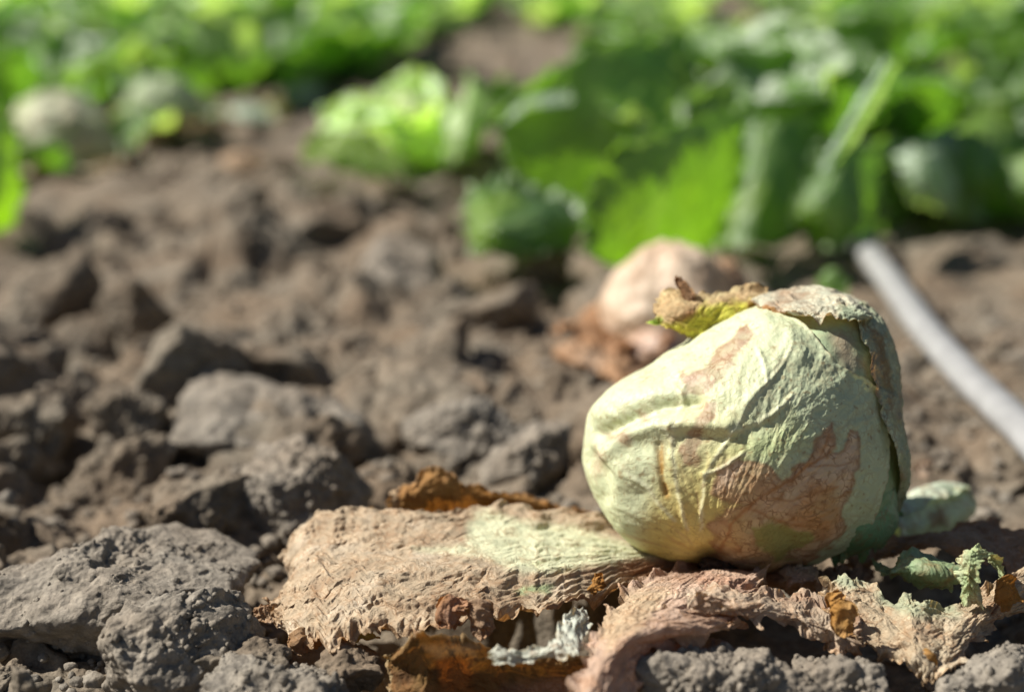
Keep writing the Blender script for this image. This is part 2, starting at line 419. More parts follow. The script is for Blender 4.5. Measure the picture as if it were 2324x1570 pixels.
for k in range(12):
    P, F = clod_verts(100 + k, 6 if k < 6 else 5, (.024, .021, .016), 9, .9)
    masters.append((P, F))
proto = [None] * 12
def keep_free(x, y, r):
    # leave the wilted head, its leaves, the hose and the tan head uncovered
    if -.12 < x < .33 and .585 - r < y < .80 + r: return True
    return False
cnt = 0
while cnt < 230:
    y = .56 + (random.random() ** 1.7) * 1.5
    hw_ = .38 * y / .75 + .05
    x = random.uniform(-hw_, hw_ * .85)
    s = random.choice([.35, .45, .6, .8, 1.1, 1.5, 1.9]) * (1 if y > .9 else .8)
    right = x > .1 + (y - .8) * .12
    if right: s = min(s, random.choice([.3, .45, .6]))
    if keep_free(x, y, .02 * s) or (y < .66 and s > .7): continue
    if right and random.random() < .5: continue
    k = random.randrange(12) if y > .85 else random.randrange(6)
    if proto[k] is None:
        P, F = masters[k]
        o = mesh_np('soil_clod', P, F, M_SOIL); proto[k] = o
    else:
        o = proto[k].copy(); COL.objects.link(o)
    o.location = (x, y, ground_z(x, y) - .005 * s)
    o.rotation_euler = (random.uniform(-.6, .6), random.uniform(-.7, .3), random.uniform(0, 6.28))
    o.scale = (s * random.uniform(.8, 1.25), s * random.uniform(.8, 1.25), s * random.uniform(.7, 1.3))
    size_w = 'fist of small' if s < .5 else ('middling' if s < 1 else 'bulky'); size_w = {'fist of small': 'small', 'middling': 'middling', 'bulky': 'bulky'}[size_w]
    where = ('on the bare soil near the hose' if right else 'along the bottom edge before the withered leaves' if y < .64 else 'close behind the broad pebbly slab' if x < -.08 and y < .9 else
             'just left of the wilted head' if y < .95 else 'in the far left soil below the old heads' if x < -.28 and y > 1.15 else 'in the soil left of the tan dried head' if y < 1.3 else 'before the bright fresh green head')
    tag(o, '%s loose clod of dry soil %s' % (size_w, where), 'soil clod', GROUP_CL)
    cnt += 1
# crumbs: far too many to count
D2, F2 = ico(2); D3, F3 = ico(3)
Vs, Fs = [], []; off = 0
for q in range(5200):
    y = .55 + (random.random() ** 2) * .75
    x = random.uniform(-.4, .45) * max(1, y / .8)
    if -.1 < x < .16 and .62 < y < .76: continue
    s = random.choice([.0012, .0016, .002, .0028, .004]) * random.uniform(.8, 1.2)
    D, Fc = (D3, F3) if s > .0034 and y < .8 else (D2, F2)
    P = D * (1 + .28 * perlin(D * 1.3 + q * 1.7)[:, None]) * s * np.array([random.uniform(.8, 1.3), random.uniform(.8, 1.3), random.uniform(.6, 1)])
    P = P + np.array([x, y, ground_z(x, y) + s * .3]); Vs.append(P); Fs.append(Fc + off); off += len(P)
rc = np.random.RandomState(4)
for Pv in NEARV:
    cen = rc.uniform(0, 1, (9, 3))
    for p in Pv[rc.randint(0, len(Pv), 420)]:
        if perlin((p * 60)[None])[0] < -.05: continue
        s = rc.choice([.0006, .0008, .0011, .0015, .0022], p=[.3, .3, .22, .13, .05])
        P = D2 * (1 + .3 * perlin(D2 * 1.3 + p[0] * 900)[:, None]) * s * rc.uniform(.7, 1.3, 3) + p
        Vs.append(P); Fs.append(F2 + off); off += len(P)
cr = mesh_np('soil_crumbs', np.concatenate(Vs), np.concatenate(Fs), M_CRUST)
tag(cr, 'fine crumbs of dry soil strewn over the clods', kind='stuff')

# ------------------------------------------------------------------ colour patches by outline
def in_poly(px, py, poly, soft=0):
    """signed distance to a polygon (positive inside)"""
    poly = np.asarray(poly, float)
    n = len(poly); inside = np.zeros(px.shape, bool); dm = np.full(px.shape, 1e9)
    for i in range(n):
        x1, y1 = poly[i]; x2, y2 = poly[(i + 1) % n]
        c = ((y1 > py) != (y2 > py)) & (px < (x2 - x1) * (py - y1) / (y2 - y1 + 1e-9) + x1)
        inside ^= c
        ex, ey = x2 - x1, y2 - y1
        t = np.clip(((px - x1) * ex + (py - y1) * ey) / (ex * ex + ey * ey + 1e-9), 0, 1)
        dm = np.minimum(dm, np.hypot(px - x1 - t * ex, py - y1 - t * ey))
    return np.where(inside, dm, -dm)
def mixc(c, new, m):
    return c * (1 - m[..., None]) + np.asarray(new) * m[..., None]
def seg_dist(px, py, pts):
    dm = np.full(px.shape, 1e9)
    for (x1, y1), (x2, y2) in zip(pts[:-1], pts[1:]):
        ex, ey = x2 - x1, y2 - y1
        t = np.clip(((px - x1) * ex + (py - y1) * ey) / (ex * ex + ey * ey + 1e-9), 0, 1)
        dm = np.minimum(dm, np.hypot(px - x1 - t * ex, py - y1 - t * ey))
    return dm

# ------------------------------------------------------------------ the wilted head
HC = np.array([1690.0, 985.0]); HD = .738; PXM = HD / FPX
C0 = dp(HC[0], HC[1], HD)
OUT = [(1620,740),(1680,713),(1760,690),(1850,674),(1930,688),(1985,735),(2000,800),(2016,900),(2028,1000),(2030,1100),(2006,1172),(1945,1230),(1860,1262),(1780,1284),(1720,1290),(1640,1282),(1590,1272),(1530,1262),(1465,1240),(1410,1196),(1375,1150),(1345,1095),(1329,1045),(1334,985),(1345,930),(1398,882),(1480,838),(1560,785)]
_o = np.array(OUT, float) - HC; _o[:, 1] *= -1
_th = np.arctan2(_o[:, 1], _o[:, 0]); _r = np.hypot(_o[:, 0], _o[:, 1]); _s = np.argsort(_th); _th, _r = _th[_s], _r[_s]
TT = np.linspace(-math.pi, math.pi, 721)
RR = np.interp(TT, np.r_[_th - 2 * math.pi, _th, _th + 2 * math.pi], np.r_[_r, _r, _r])
ker = np.exp(-np.linspace(-2, 2, 19) ** 2); ker /= ker.sum()
RR = np.convolve(np.r_[RR[-10:-1], RR, RR[1:10]], ker, 'valid')
def rsil(th): return np.interp((th + math.pi) % (2 * math.pi) - math.pi, TT, RR)
DF, DB = .066, .062
def head_point(th, phi, off=0.0):
    """th round the line of sight, phi away from the front pole; off in metres"""
    rho = np.sin(phi); c = np.cos(phi)
    r = rsil(th); w = sstep(.1, .9, rho); rr = (318 * (1 - w) + r * w) * PXM
    x = (rr + off) * rho * np.cos(th); y = (rr + off) * rho * np.sin(th)
    z = np.where(c > 0, DF, DB) * c + off * c
    return C0 + x[..., None] * RV + y[..., None] * UV - z[..., None] * FV
def hp(px, py, off=0.0, back=False):
    dx, dy = px - HC[0], HC[1] - py
    th = math.atan2(dy, dx); rho = min(math.hypot(dx, dy) / float(rsil(np.array(th))), 1.0)
    phi = math.asin(rho)
    if back: phi = math.pi - phi
    return head_point(np.array(th), np.array(phi), off)

head_base = (float(C0[0]), float(C0[1]), 0.006)
head = empty('wilted_lettuce', head_base)
tag(head, 'large wilted lettuce head, pale green with tan rotten patches, in sharp focus', 'lettuce head')

STEM = np.array([1612.0, 1270.0])
PALEV = [[(1590, 1200), (1600, 1080), (1660, 980), (1740, 870), (1795, 790)], [(1660, 980), (1720, 960), (1800, 900)], [(1560, 1200), (1530, 1080), (1525, 960), (1560, 880)], [(1525, 1000), (1480, 930)], [(1600, 1080), (1690, 1030)], [(1530, 1180), (1460, 1100), (1400, 1050)], [(1740, 870), (1720, 800)]]
def head_disp(P, px, py):
    front = sstep(-.01, .03, -(P - C0) @ FV)
    d = .0022 * fbm(P * 26 + 3, 2) + .0006 * fbm(P * 70, 3, ridge=True) + .00018 * fbm(P * 150 + 11, 3, ridge=True) + .00016 * fbm(P * 330, 2, ridge=True)
    # long folds of the leaf on the left cheek
    def fold(pts, sig, amp, power=2):
        return amp * np.exp(-(seg_dist(px, py, pts) / sig) ** power)
    f = 0
    f = f + fold([(1360, 925), (1440, 900), (1530, 880), (1600, 850)], 30, .0030)
    f = f - fold([(1370, 985), (1420, 960), (1500, 925), (1580, 915)], 17, .0048)
    f = f + fold([(1385, 1030), (1430, 985), (1500, 965), (1570, 962), (1650, 968)], 22, .0040)
    f = f - fold([(1345, 1040), (1370, 1070), (1380, 1120)], 22, .0038)
    f = f + fold([(1420, 1060), (1400, 1120), (1430, 1180)], 40, .0028)
    f = f - fold([(1560, 985), (1640, 990), (1750, 965)], 20, .0012)
    f = f + fold([(1790, 775), (1740, 850), (1680, 930)], 12, .0009)
    f = f + fold([(1730, 740), (1780, 760), (1810, 800)], 26, .0026)
    f = f - fold([(1640, 760), (1600, 850), (1560, 900)], 26, .0016)
    f = f - fold([(1495, 1010), (1500, 1070), (1512, 1120)], 7, .0012)
    f = f - fold([(1790, 1290), (1800, 1240), (1760, 1180)], 26, .0018)
    for pts in PALEV:
        f = f + .0007 * np.exp(-(seg_dist(px + 5 * np.sin(py / 23), py + 5 * np.sin(px / 19), pts) / 6) ** 2)
    # ribs fanning out from the stem
    dx, dy = px - STEM[0], STEM[1] - py
    a = np.arctan2(dx, dy); rr_ = np.hypot(dx, dy)
    rib = np.sin(a * 13 + 1.2 * np.sin(rr_ / 70)) * .45 + perlin(np.stack([a * 12, rr_ / 160, a * 0], -1)) * .9
    f = f + .0010 * rib * np.exp(-(rr_ / 170) ** 2) * sstep(12, 50, rr_) * (.25 + .75 * sstep(1660, 1590, px))
    f = f + .0004 * perlin(np.stack([a * 22, rr_ / 110, a * 0 + 4], -1)) * sstep(60, 160, rr_) * np.exp(-(rr_ / 420) ** 2)
    f = f + .00045 * fbm(np.stack([a * 16 + .8 * perlin(P * 30), rr_ / 75, a * 0 + 14], -1), 3, ridge=True) * sstep(120, 320, rr_)
    # drawn in round the stem
    f = f - .003 * np.exp(-(rr_ / 42) ** 2)
    return d + f * front

PALE = np.array([.585, .62, .39]); SAGE = np.array([.45, .52, .33]); LIME = np.array([.42, .49, .20]); YEL = np.array([.68, .56, .18])
TAN = np.array([.55, .375, .20]); PINK = np.array([.50, .33, .25]); MAUVE = np.array([.34, .22, .145])
def head_colour(P, px, py):
    n1 = fbm(P * 40 + 2, 3); n2 = fbm(P * 120 + 7, 3); n3 = fbm(P * 16 + 1, 2)
    n4 = fbm(P * 75 + 5, 3); wx = px + 26 * n1 + 22 * n4 + 8 * n2; wy = py + 26 * fbm(P * 40 + 22, 3) + 22 * fbm(P * 75 + 32, 3) + 8 * fbm(P * 120 + 27, 3)
    c = np.broadcast_to(PALE, P.shape).copy()
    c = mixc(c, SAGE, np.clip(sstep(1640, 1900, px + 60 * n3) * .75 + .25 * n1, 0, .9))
    c = mixc(c, LIME, sstep(-35, 50, in_poly(wx, wy, [(1690, 960), (1800, 930), (1830, 1000), (1760, 1060), (1640, 1050), (1600, 1090), (1640, 1180), (1600, 1200), (1570, 1080)])) * .65)
    rs_ = np.hypot(px - STEM[0], py - STEM[1])
    c = mixc(c, YEL, np.clip(np.exp(-(rs_ / 230) ** 2) * 1.2, 0, .95) * sstep(1720, 1660, px + 20 * n1) * sstep(1400, 1470, px - .3 * (1270 - py)))
    # brown streaks between the ribs
    a = np.arctan2(px - STEM[0], STEM[1] - py)
    st = sstep(.25, .6, perlin(np.stack([a * 12, rs_ / 140, a * 0 + 9], -1))) * np.exp(-((rs_ - 130) / 90) ** 2)
    c = mixc(c, (.45, .26, .12), st * .55)
    ms = lambda poly, w=7: sstep(-w, w, in_poly(wx, wy, poly))
    tan = ms([(1618, 1120), (1640, 1068), (1690, 1045), (1735, 1055), (1765, 1092), (1800, 1075), (1835, 1050), (1842, 985), (1868, 968), (1886, 1000), (1872, 1040), (1905, 1035), (1925, 985), (1945, 985), (1940, 1060), (1915, 1150), (1905, 1215), (1860, 1260), (1760, 1300), (1650, 1300), (1618, 1235), (1612, 1190), (1650, 1160), (1700, 1150), (1660, 1145)])
    gre = ms([(1690, 1195), (1740, 1180), (1800, 1205), (1850, 1225), (1830, 1250), (1760, 1262), (1720, 1240)])
    tan = tan * (.72 + .28 * sstep(-.3, .2, n4)); c = mixc(c, TAN, tan); tanm = tan
    pk = sstep(-.05, .35, fbm(P * 30 + 41, 2) + .35 * sstep(1130, 1050, py) + .3 * sstep(1860, 1920, px)) * tan
    c = mixc(c, (.64, .48, .34), pk * .8)
    c = mixc(c, (.52, .25, .09), tan * sstep(.0, .4, fbm(P * 38 + 61, 4)) * .75); c = mixc(c, (.40, .20, .09), tan * sstep(.15, .4, fbm(P * 90 + 66, 3)) * .5)
    rim = np.exp(-(in_poly(wx, wy, [(1618, 1120), (1640, 1068), (1690, 1045), (1735, 1055), (1765, 1092), (1800, 1075), (1835, 1050), (1842, 985), (1868, 968), (1886, 1000), (1872, 1040), (1905, 1035), (1925, 985), (1945, 985), (1940, 1060), (1915, 1150), (1905, 1215), (1860, 1260), (1760, 1300), (1650, 1300), (1618, 1235), (1612, 1190), (1650, 1160), (1700, 1150), (1660, 1145)]) / 6) ** 2)
    c = mixc(c, (.30, .15, .07), rim * .6)
    vx, vy = px + 7 * n2 + 5 * n1, py + 7 * fbm(P * 120 + 27, 3)
    for pts, w_, am in (([(1635, 1250), (1665, 1180), (1720, 1130), (1800, 1085), (1880, 1025)], 4.5, .75), ([(1720, 1132), (1800, 1135), (1900, 1105)], 3.2, .6), ([(1790, 1090), (1850, 1050), (1880, 985)], 3, .6),
                        ([(1690, 1150), (1770, 1185), (1880, 1200)], 3.2, .6), ([(1650, 1210), (1700, 1270)], 3, .5), ([(1760, 1108), (1740, 1075)], 2.6, .5), ([(1840, 1060), (1930, 1050)], 2.6, .5), ([(1820, 1137), (1880, 1160)], 2.6, .5)):
        c = mixc(c, (.40, .18, .06), np.exp(-(seg_dist(vx, vy, pts) / w_) ** 2) * am)
    for pts in PALEV:
        c = mixc(c, (.74, .74, .50), np.exp(-(seg_dist(vx, vy, pts) / 5) ** 2) * .6)
    c = mixc(c, (.33, .33, .10), gre * .9); tanm = tanm * (1 - gre)
    bl = np.maximum.reduce([ms([(1640, 775), (1700, 735), (1715, 760), (1650, 830), (1625, 880), (1570, 900), (1535, 895), (1545, 850), (1600, 830)], 6),
        ms([(1595, 915), (1640, 912), (1632, 955), (1600, 965), (1580, 1050), (1548, 1052), (1548, 1010), (1570, 960)], 6) * 1.0,
        ms([(1370, 965), (1420, 975), (1425, 1000), (1395, 1000)], 9) * .8, ms([(1350, 1020), (1372, 1030), (1360, 1080), (1340, 1060)], 9) * .7,
        ms([(1440, 925), (1470, 935), (1480, 955), (1450, 950)], 6) * .6, ms([(1345, 1000), (1358, 1000), (1350, 1100), (1336, 1060)], 6) * .6])
    c = mixc(c, MAUVE, bl * np.clip(.75 + .5 * n2, .3, 1))
    pk2 = sstep(.1, .5, fbm(P * 22 + 81, 3)) * sstep(1000, 860, py)
    c = mixc(c, (.52, .38, .27), pk2 * .55)
    sp = seg_dist(px, py, [(1497, 1010), (1502, 1070), (1514, 1125)]); c = mixc(c, (.38, .23, .06), np.exp(-(sp / 9) ** 2) * sstep(-.1, .3, n2 + .3))
    c = mixc(c, (.10, .06, .03), np.exp(-(rs_ / 30) ** 2) * .95)
    dots = sstep(.52, .6, perlin(P * 420)) * .5
    c = mixc(c, (.25, .14, .05), dots)
    c = c * (1 + .10 * n2)[..., None]
    vein = np.clip(.42 + .95 * tanm + .5 * pk2 + .5 * bl, 0, 1)
    return np.clip(c, .02, .9), vein

# the ball of inner leaves
def cube_sphere(n):
    t = np.tan(np.linspace(-1, 1, n) * math.pi / 4)
    A, B = np.meshgrid(t, t, indexing='ij'); one = np.ones_like(A)
    fs = [(one, A, B), (-one, B, A), (A, one, -B), (A, -one, B), (A, B, one), (B, A, -one)]
    V = []; F = []; o = 0
    for f in fs:
        P = np.stack(f, -1).reshape(-1, 3); P /= np.linalg.norm(P, axis=1)[:, None]
        V.append(P); F.append(grid_faces(n, n) + o); o += n * n
    return np.concatenate(V), np.concatenate(F)
D, F = cube_sphere(90)
th = np.arctan2(D[:, 1], D[:, 0]); phi = np.arccos(np.clip(D[:, 2], -1, 1))
px, py = proj(head_point(th, phi, -.002))
P = head_point(th, phi, -.0008 - .007 * sstep(1880, 1780, px) * sstep(700, 760, py))
px, py = proj(P)
n_ = fbm(P * 30 + 55, 3)
P = P + ((P - C0) / np.linalg.norm(P - C0, axis=1)[:, None]) * (.0018 * fbm(P * 35, 3, ridge=True) + .0006 * fbm(P * 200, 2))[:, None]
c = mixc(np.broadcast_to(np.array([.36, .46, .27]), P.shape).copy(), (.42, .46, .29), sstep(-.2, .3, n_))
c = mixc(c, (.40, .27, .19), sstep(.1, .45, fbm(P * 24 + 15, 3)) * .7)
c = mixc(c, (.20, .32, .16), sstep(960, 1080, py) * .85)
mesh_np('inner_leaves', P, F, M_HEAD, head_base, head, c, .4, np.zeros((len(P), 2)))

# outermost leaf wrapping the whole front
EDGE = [(1640,700),(1690,702),(1745,722),(1790,752),(1835,800),(1885,842),(1940,884),(1953,950),(1962,1010),(1958,1075),(1940,1130),(1915,1190),(1888,1222),(1850,1240),(1810,1270),(1760,1300)]
NT, NR = 620, 210
tt = np.linspace(-math.pi, math.pi, NT, endpoint=False)
pm = np.full(NT, 2.25)
e = np.array(EDGE, float) - HC; e[:, 1] *= -1
eth = np.arctan2(e[:, 1], e[:, 0]); er = np.hypot(e[:, 0], e[:, 1]); s_ = np.argsort(eth)
rb = np.interp(tt, eth[s_], er[s_]); inside = (tt > eth.min()) & (tt < eth.max())
pe = np.arcsin(np.clip(rb / rsil(tt), 0, .9995))
tn = np.stack([np.cos(tt) * 4, np.sin(tt) * 4, tt * 0], -1)
low = sstep(-.35, -.6, tt) * sstep(-1.35, -1.2, tt)
jag = .012 * fbm(tn * 2.5, 2) + .006 * fbm(tn * 12, 2) + low * .035 * fbm(tn * 14 + 3, 2, ridge=True)
blend = np.minimum(sstep(eth.min() - .25, eth.min() + .02, tt), sstep(eth.max() + .3, eth.max() - .02, tt))
pm = np.where(inside, pe + jag, 2.25 * (1 - blend) + 1.53 * blend)
pm = np.convolve(np.r_[pm[-2:], pm, pm[:2]], [.1, .2, .4, .2, .1], 'valid')
k = np.linspace(0, 1, NR) ** .9
PH = np.maximum(k[:, None] * pm[None, :], .002); TH = np.broadcast_to(tt, PH.shape)
edge_lift = sstep(.955, 1.0, k)[:, None] * (blend > .5)[None, :]
off = .0010 + .0006 * edge_lift * (1 + perlin(np.broadcast_to(tn * 5, (NR, NT, 3)))) - .0008 * sstep(.5, 1.2, PH - 1.2)
P = head_point(TH, PH, off)
px, py = proj(P)
nd = (P - C0) / np.linalg.norm(P - C0, axis=-1)[..., None]
P = P + nd * head_disp(P, px, py)[..., None]
px, py = proj(P)
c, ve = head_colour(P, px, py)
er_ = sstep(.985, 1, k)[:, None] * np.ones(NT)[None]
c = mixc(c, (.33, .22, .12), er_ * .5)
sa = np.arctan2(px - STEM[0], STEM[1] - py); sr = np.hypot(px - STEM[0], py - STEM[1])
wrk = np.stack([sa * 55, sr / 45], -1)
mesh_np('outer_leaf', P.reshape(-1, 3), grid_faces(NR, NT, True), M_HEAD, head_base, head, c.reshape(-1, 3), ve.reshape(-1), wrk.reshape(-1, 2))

# ------------------------------------------------------------------ crumpled leaf sheets
def sheet(name, C, nu, nv, mat, colf, loc=None, parent=None, crump=.003, scale=.018, fine=.0008, ruffle=.0, rf=22, jag=.03, curl=0.0, seed=0, aniso=1.0, veinw=.75, edges=(1, 1, 1, 1), ribs=0.0, calm=None):
    """C: control points (rows from stem to tip, columns across); colf(px,py,u,v,P,edge)->colour"""
    C = np.asarray([[np.asarray(q) for q in row] for row in C], float)
    G = ctrl_surface(C, nu, nv)
    u = np.linspace(0, 1, nu)[:, None] * np.ones(nv)[None]; v = np.linspace(0, 1, nv)[None] * np.ones(nu)[:, None]
    Lu = np.linalg.norm(np.diff(G[:, nv // 2], axis=0), axis=1).sum(); Lv = np.linalg.norm(np.diff(G[nu // 2], axis=0), axis=1).sum()
    # ragged border: pull the outline in by noise
    def rag(t, L, s): return jag * (fbm(np.stack([t * L / .012, t * 0 + s + seed * 1.3, t * 0], -1), 3) + .25 * fbm(np.stack([t * L / .004, t * 0 + s + 7 + seed, t * 0], -1), 2, ridge=True) + .4)
    def pull(x, a, b): return a + x * (1 - a - b)
    u2 = pull(u, rag(v, Lv, 1) * edges[0], rag(v, Lv, 2) * edges[1]); v2 = pull(v, rag(u, Lu, 3) * edges[2] * min(3, Lu / Lv), rag(u, Lu, 4) * edges[3] * min(3, Lu / Lv))
    N0 = normals(G)[0]
    G = resample(G, u2, v2); N = resample(N0, u2, v2); N /= np.linalg.norm(N, axis=-1)[..., None] + 1e-9
    du = np.gradient(G, axis=0)
    su, sv = u * Lu, v * Lv
    ed = np.clip(np.maximum.reduce([sstep(.13, 0, v) * edges[2], sstep(.87, 1, v) * edges[3], sstep(.08, 0, u) * edges[0], sstep(.92, 1, u) * edges[1]]), 0, 1)
    ed_in = 1 - (1 - ed)
    Q = np.stack([su / scale / aniso, sv / scale, su * 0 + seed * 3.7], -1)
    W = Q + .5 * np.stack([perlin(Q * 1.3 + 4), perlin(Q * 1.3 + 8), Q[..., 0] * 0], -1)
    d = crump * (fbm(W * .7, 3, .45, ridge=True) * .55 + fbm(W * .33 + 31, 2) * 1.5 + .38 * fbm(W * 1.7 + 51, 3, .5, ridge=True))
    if calm:
        cm = sstep(calm[0] - .05, calm[0] + .05, u) * sstep(calm[1] + .12, calm[1] - .08, u) * sstep(calm[2] - .06, calm[2] + .08, v) * sstep(calm[3] + .08, calm[3] - .06, v)
        d = d * (1 - .8 * cm)
    if ribs:
        d = d + ribs * sstep(.75, .35, u) * sstep(.0, .06, u) * fbm(np.stack([u * 3, (v - .5 + .12 * np.sin(u * 5)) / (.10 + .9 * u) * 9, u * 0 + seed], -1), 2)
    Q2 = np.stack([su / .0042 / max(1, aniso * .7), sv / .0042, su * 0 + seed], -1)
    Q2 = Q2 + .6 * np.stack([perlin(Q2 * .4 + 4), perlin(Q2 * .4 + 8), su * 0], -1)
    d = d + .55 * fine * fbm(Q2, 3, .55)
    if ruffle:
        ph = fbm(np.stack([su / .03, sv / .03, su * 0 + 5 + seed], -1), 2) * 3
        r = np.sin((su + sv) * 6.283 / (1.0 / rf) * .5 + ph * 2.2) * .6 + fbm(np.stack([su / .0075, sv / .0075, su * 0 + 9 + seed], -1), 2) * 1.5
        d = d + ruffle * r * ed_in ** 1.2
        lat = ruffle * .6 * perlin(np.stack([su / .007, sv / .007, su * 0 + 19 + seed], -1)) * ed_in
        G = G + lat[..., None] * (du / (np.linalg.norm(du, axis=-1)[..., None] + 1e-9))
    d = d + curl * ed_in ** 2 * (.7 + .6 * perlin(np.stack([su / .02, sv / .02, su * 0 + 29 + seed], -1)))
    P = G + N * d[..., None]
    px, py = proj(P)
    c = colf(px, py, u, v, P, ed_in)
    if isinstance(c, tuple): c, ve = c
    else: ve = veinw
    V = P.reshape(-1, 3)
    if loc is None:
        loc = (float(V[:, 0].mean()), float(V[:, 1].mean()), float(V[:, 2].min()))
    o = mesh_np(name, V, grid_faces(nu, nv), mat, loc, parent, np.clip(c, .005, .9).reshape(-1, 3), (np.broadcast_to(ve, u.shape)).reshape(-1), np.stack([su * 1, sv * 1], -1).reshape(-1, 2))
    return o

def dryc(base=(.50, .335, .215), alt=(.40, .25, .155), hi=(.62, .47, .33), rim=(.30, .13, .035), rimw=.5, patches=()):
    def f(px, py, u, v, P, ed):
        n1 = fbm(P * 45 + 3, 3); n2 = fbm(P * 160 + 9, 2)
        c = np.broadcast_to(np.array(base), P.shape).copy()
        c = mixc(c, alt, sstep(.0, .45, n1)); c = mixc(c, hi, sstep(.05, .5, -n1) * .8)
        for poly, colr, w, amt in patches:
            wx = px + 20 * n1 + 12 * n2; wy = py + 14 * fbm(P * 45 + 23, 3) + 8 * n2
            c = mixc(c, colr, sstep(-w, w, in_poly(wx, wy, poly)) * amt)
        c = mixc(c, rim, sstep(.75, 1, ed + .25 * n1) * rimw)
        return c * (1 + .15 * n2)[..., None] * np.array([.85, .92, .93])
    return f
GRN = (.42, .50, .24)

# parts of the head: cap, flap, side leaf, frill, stem
side = sheet('side_leaf', [
    [hp(1880, 720, 0.0016), hp(1920, 700, 0.0025), hp(1950, 700, 0.0025), hp(1985, 760, 0.0021, True)],
    [hp(1905, 795, 0.0016), hp(1945, 760, 0.0029), hp(1985, 770, 0.0033), hp(2010, 820, 0.0025, True)],
    [hp(1920, 885, 0.0016), hp(1972, 865, 0.0033), hp(2010, 870, 0.0037), hp(2025, 900, 0.0025, True)],
    [hp(1938, 968, 0.0021), hp(1990, 960, 0.0037), hp(2030, 965, 0.0037), hp(2040, 990, 0.0025, True)],
    [hp(1984, 1062, 0.0025), hp(2012, 1055, 0.0042), hp(2040, 1060, 0.0037), hp(2045, 1080, 0.0025, True)],
    [hp(2022, 1168, 0.0033), hp(2035, 1160, 0.0046), hp(2043, 1150, 0.0042), hp(2042, 1140, 0.0025, True)]],
    200, 90, M_DRY, dryc((.50, .52, .34), (.46, .38, .26), (.58, .60, .42), (.34, .25, .13), .4, patches=[([(1900, 780), (1990, 800), (2000, 900), (1985, 1000), (1935, 960), (1925, 870)], (.46, .31, .22), 12, .8), ([(1960, 740), (2000, 760), (2030, 900), (2010, 880), (1985, 800)], (.30, .17, .06), 8, .7)]),
    head_base, head, crump=.0024, scale=.010, fine=.0016, ruffle=.0012, jag=.03, seed=3, aniso=1.6, edges=(0, 1, 1, 0))
cap = sheet('cap_leaf', [
    [hp(1700, 712, 0.0025, True), hp(1770, 680, 0.0033, True), hp(1860, 675, 0.0033, True), hp(1950, 700, 0.0021, True)],
    [hp(1690, 712, 0.0037), hp(1765, 686, 0.0054), hp(1860, 676, 0.0050), hp(1960, 708, 0.0025)],
    [hp(1720, 722, 0.0042), hp(1785, 722, 0.0050), hp(1865, 712, 0.0050), hp(1935, 735, 0.0029)],
    [hp(1750, 735, 0.0037), hp(1810, 745, 0.0050), hp(1868, 752, 0.0054), hp(1918, 752, 0.0042)]],
    110, 170, M_DRY, dryc((.64, .57, .42), (.44, .33, .23), (.74, .72, .54), (.34, .14, .025), .75, patches=[([(1900, 690), (1990, 720), (1960, 780), (1900, 740)], (.42, .47, .30), 12, .8)]),
    head_base, head, crump=.0030, scale=.012, fine=.0010, ruffle=.0028, rf=60, jag=.05, seed=5, edges=(0, 1, 1, .4))
flap = sheet('torn_leaf_flap', [
    [dp(1740, 668, .752), dp(1735, 700, .738), dp(1728, 728, .728)],
    [dp(1660, 655, .752), dp(1655, 692, .735), dp(1650, 738, .727)],
    [dp(1600, 668, .748), dp(1588, 700, .728), dp(1572, 772, .733)],
    [dp(1540, 645, .752), dp(1522, 700, .732), dp(1510, 748, .730)],
    [dp(1505, 690, .752), dp(1485, 712, .738), dp(1470, 736, .742)]],
    150, 90, M_DRY, dryc((.56, .38, .20), (.36, .18, .08), (.66, .52, .28), (.34, .15, .05), .4, patches=[
        ([(1480, 735), (1560, 740), (1600, 690), (1700, 680), (1700, 720), (1640, 740), (1570, 790), (1500, 760)], (.72, .66, .08), 14, .9),
        ([(1460, 715), (1500, 720), (1495, 750), (1470, 755)], (.30, .46, .06), 8, .9)]),
    head_base, head, crump=.0030, scale=.012, fine=.0010, ruffle=.0030, rf=70, jag=.07, seed=8, edges=(0, 1, 1, 1))
horn = sheet('curled_leaf_tip', [
    [dp(1590, 690, .735), dp(1565, 695, .733)],
    [dp(1575, 668, .737), dp(1545, 672, .735)],
    [dp(1568, 650, .740), dp(1522, 648, .738)],
    [dp(1545, 636, .745), dp(1528, 634, .742)]], 60, 40, M_DRY, dryc((.30, .16, .08), (.20, .09, .04), (.38, .24, .14)), head_base, head, crump=.0022, scale=.008, fine=.0009, ruffle=.002, rf=90, jag=.09, seed=9, edges=(0, 1, 1, 1))
frill = sheet('green_frill', [
    [hp(1890, 1130, -.001), hp(1872, 1205, .001), hp(1866, 1262, .003)],
    [hp(1940, 1110, .000), hp(1920, 1195, .004), hp(1905, 1250, .006)],
    [hp(1980, 1100, .001), hp(1970, 1185, .006), hp(1955, 1236, .008)],
    [hp(2010, 1095, .001), hp(2008, 1165, .007), hp(1998, 1212, .008)],
    [hp(2030, 1090, .002), hp(2036, 1145, .006), hp(2036, 1178, .007)]],
    150, 80, M_HEAD, dryc((.19, .33, .17), (.13, .24, .11), (.27, .42, .23), (.15, .30, .08), .5), head_base, head, crump=.0014, scale=.02, fine=.0005, ruffle=.0060, rf=90, jag=.12, seed=12, edges=(0, 0, 0, 1.6))
Dc, Fc = ico(5)
Ps = Dc * (1 + .35 * fbm(Dc * 2.2 + 4, 3))[:, None] * np.array([.0085, .006, .0055]) + hp(1618, 1264, .001)
mesh_np('cut_stem', Ps, Fc, M_STEM, head_base, head)

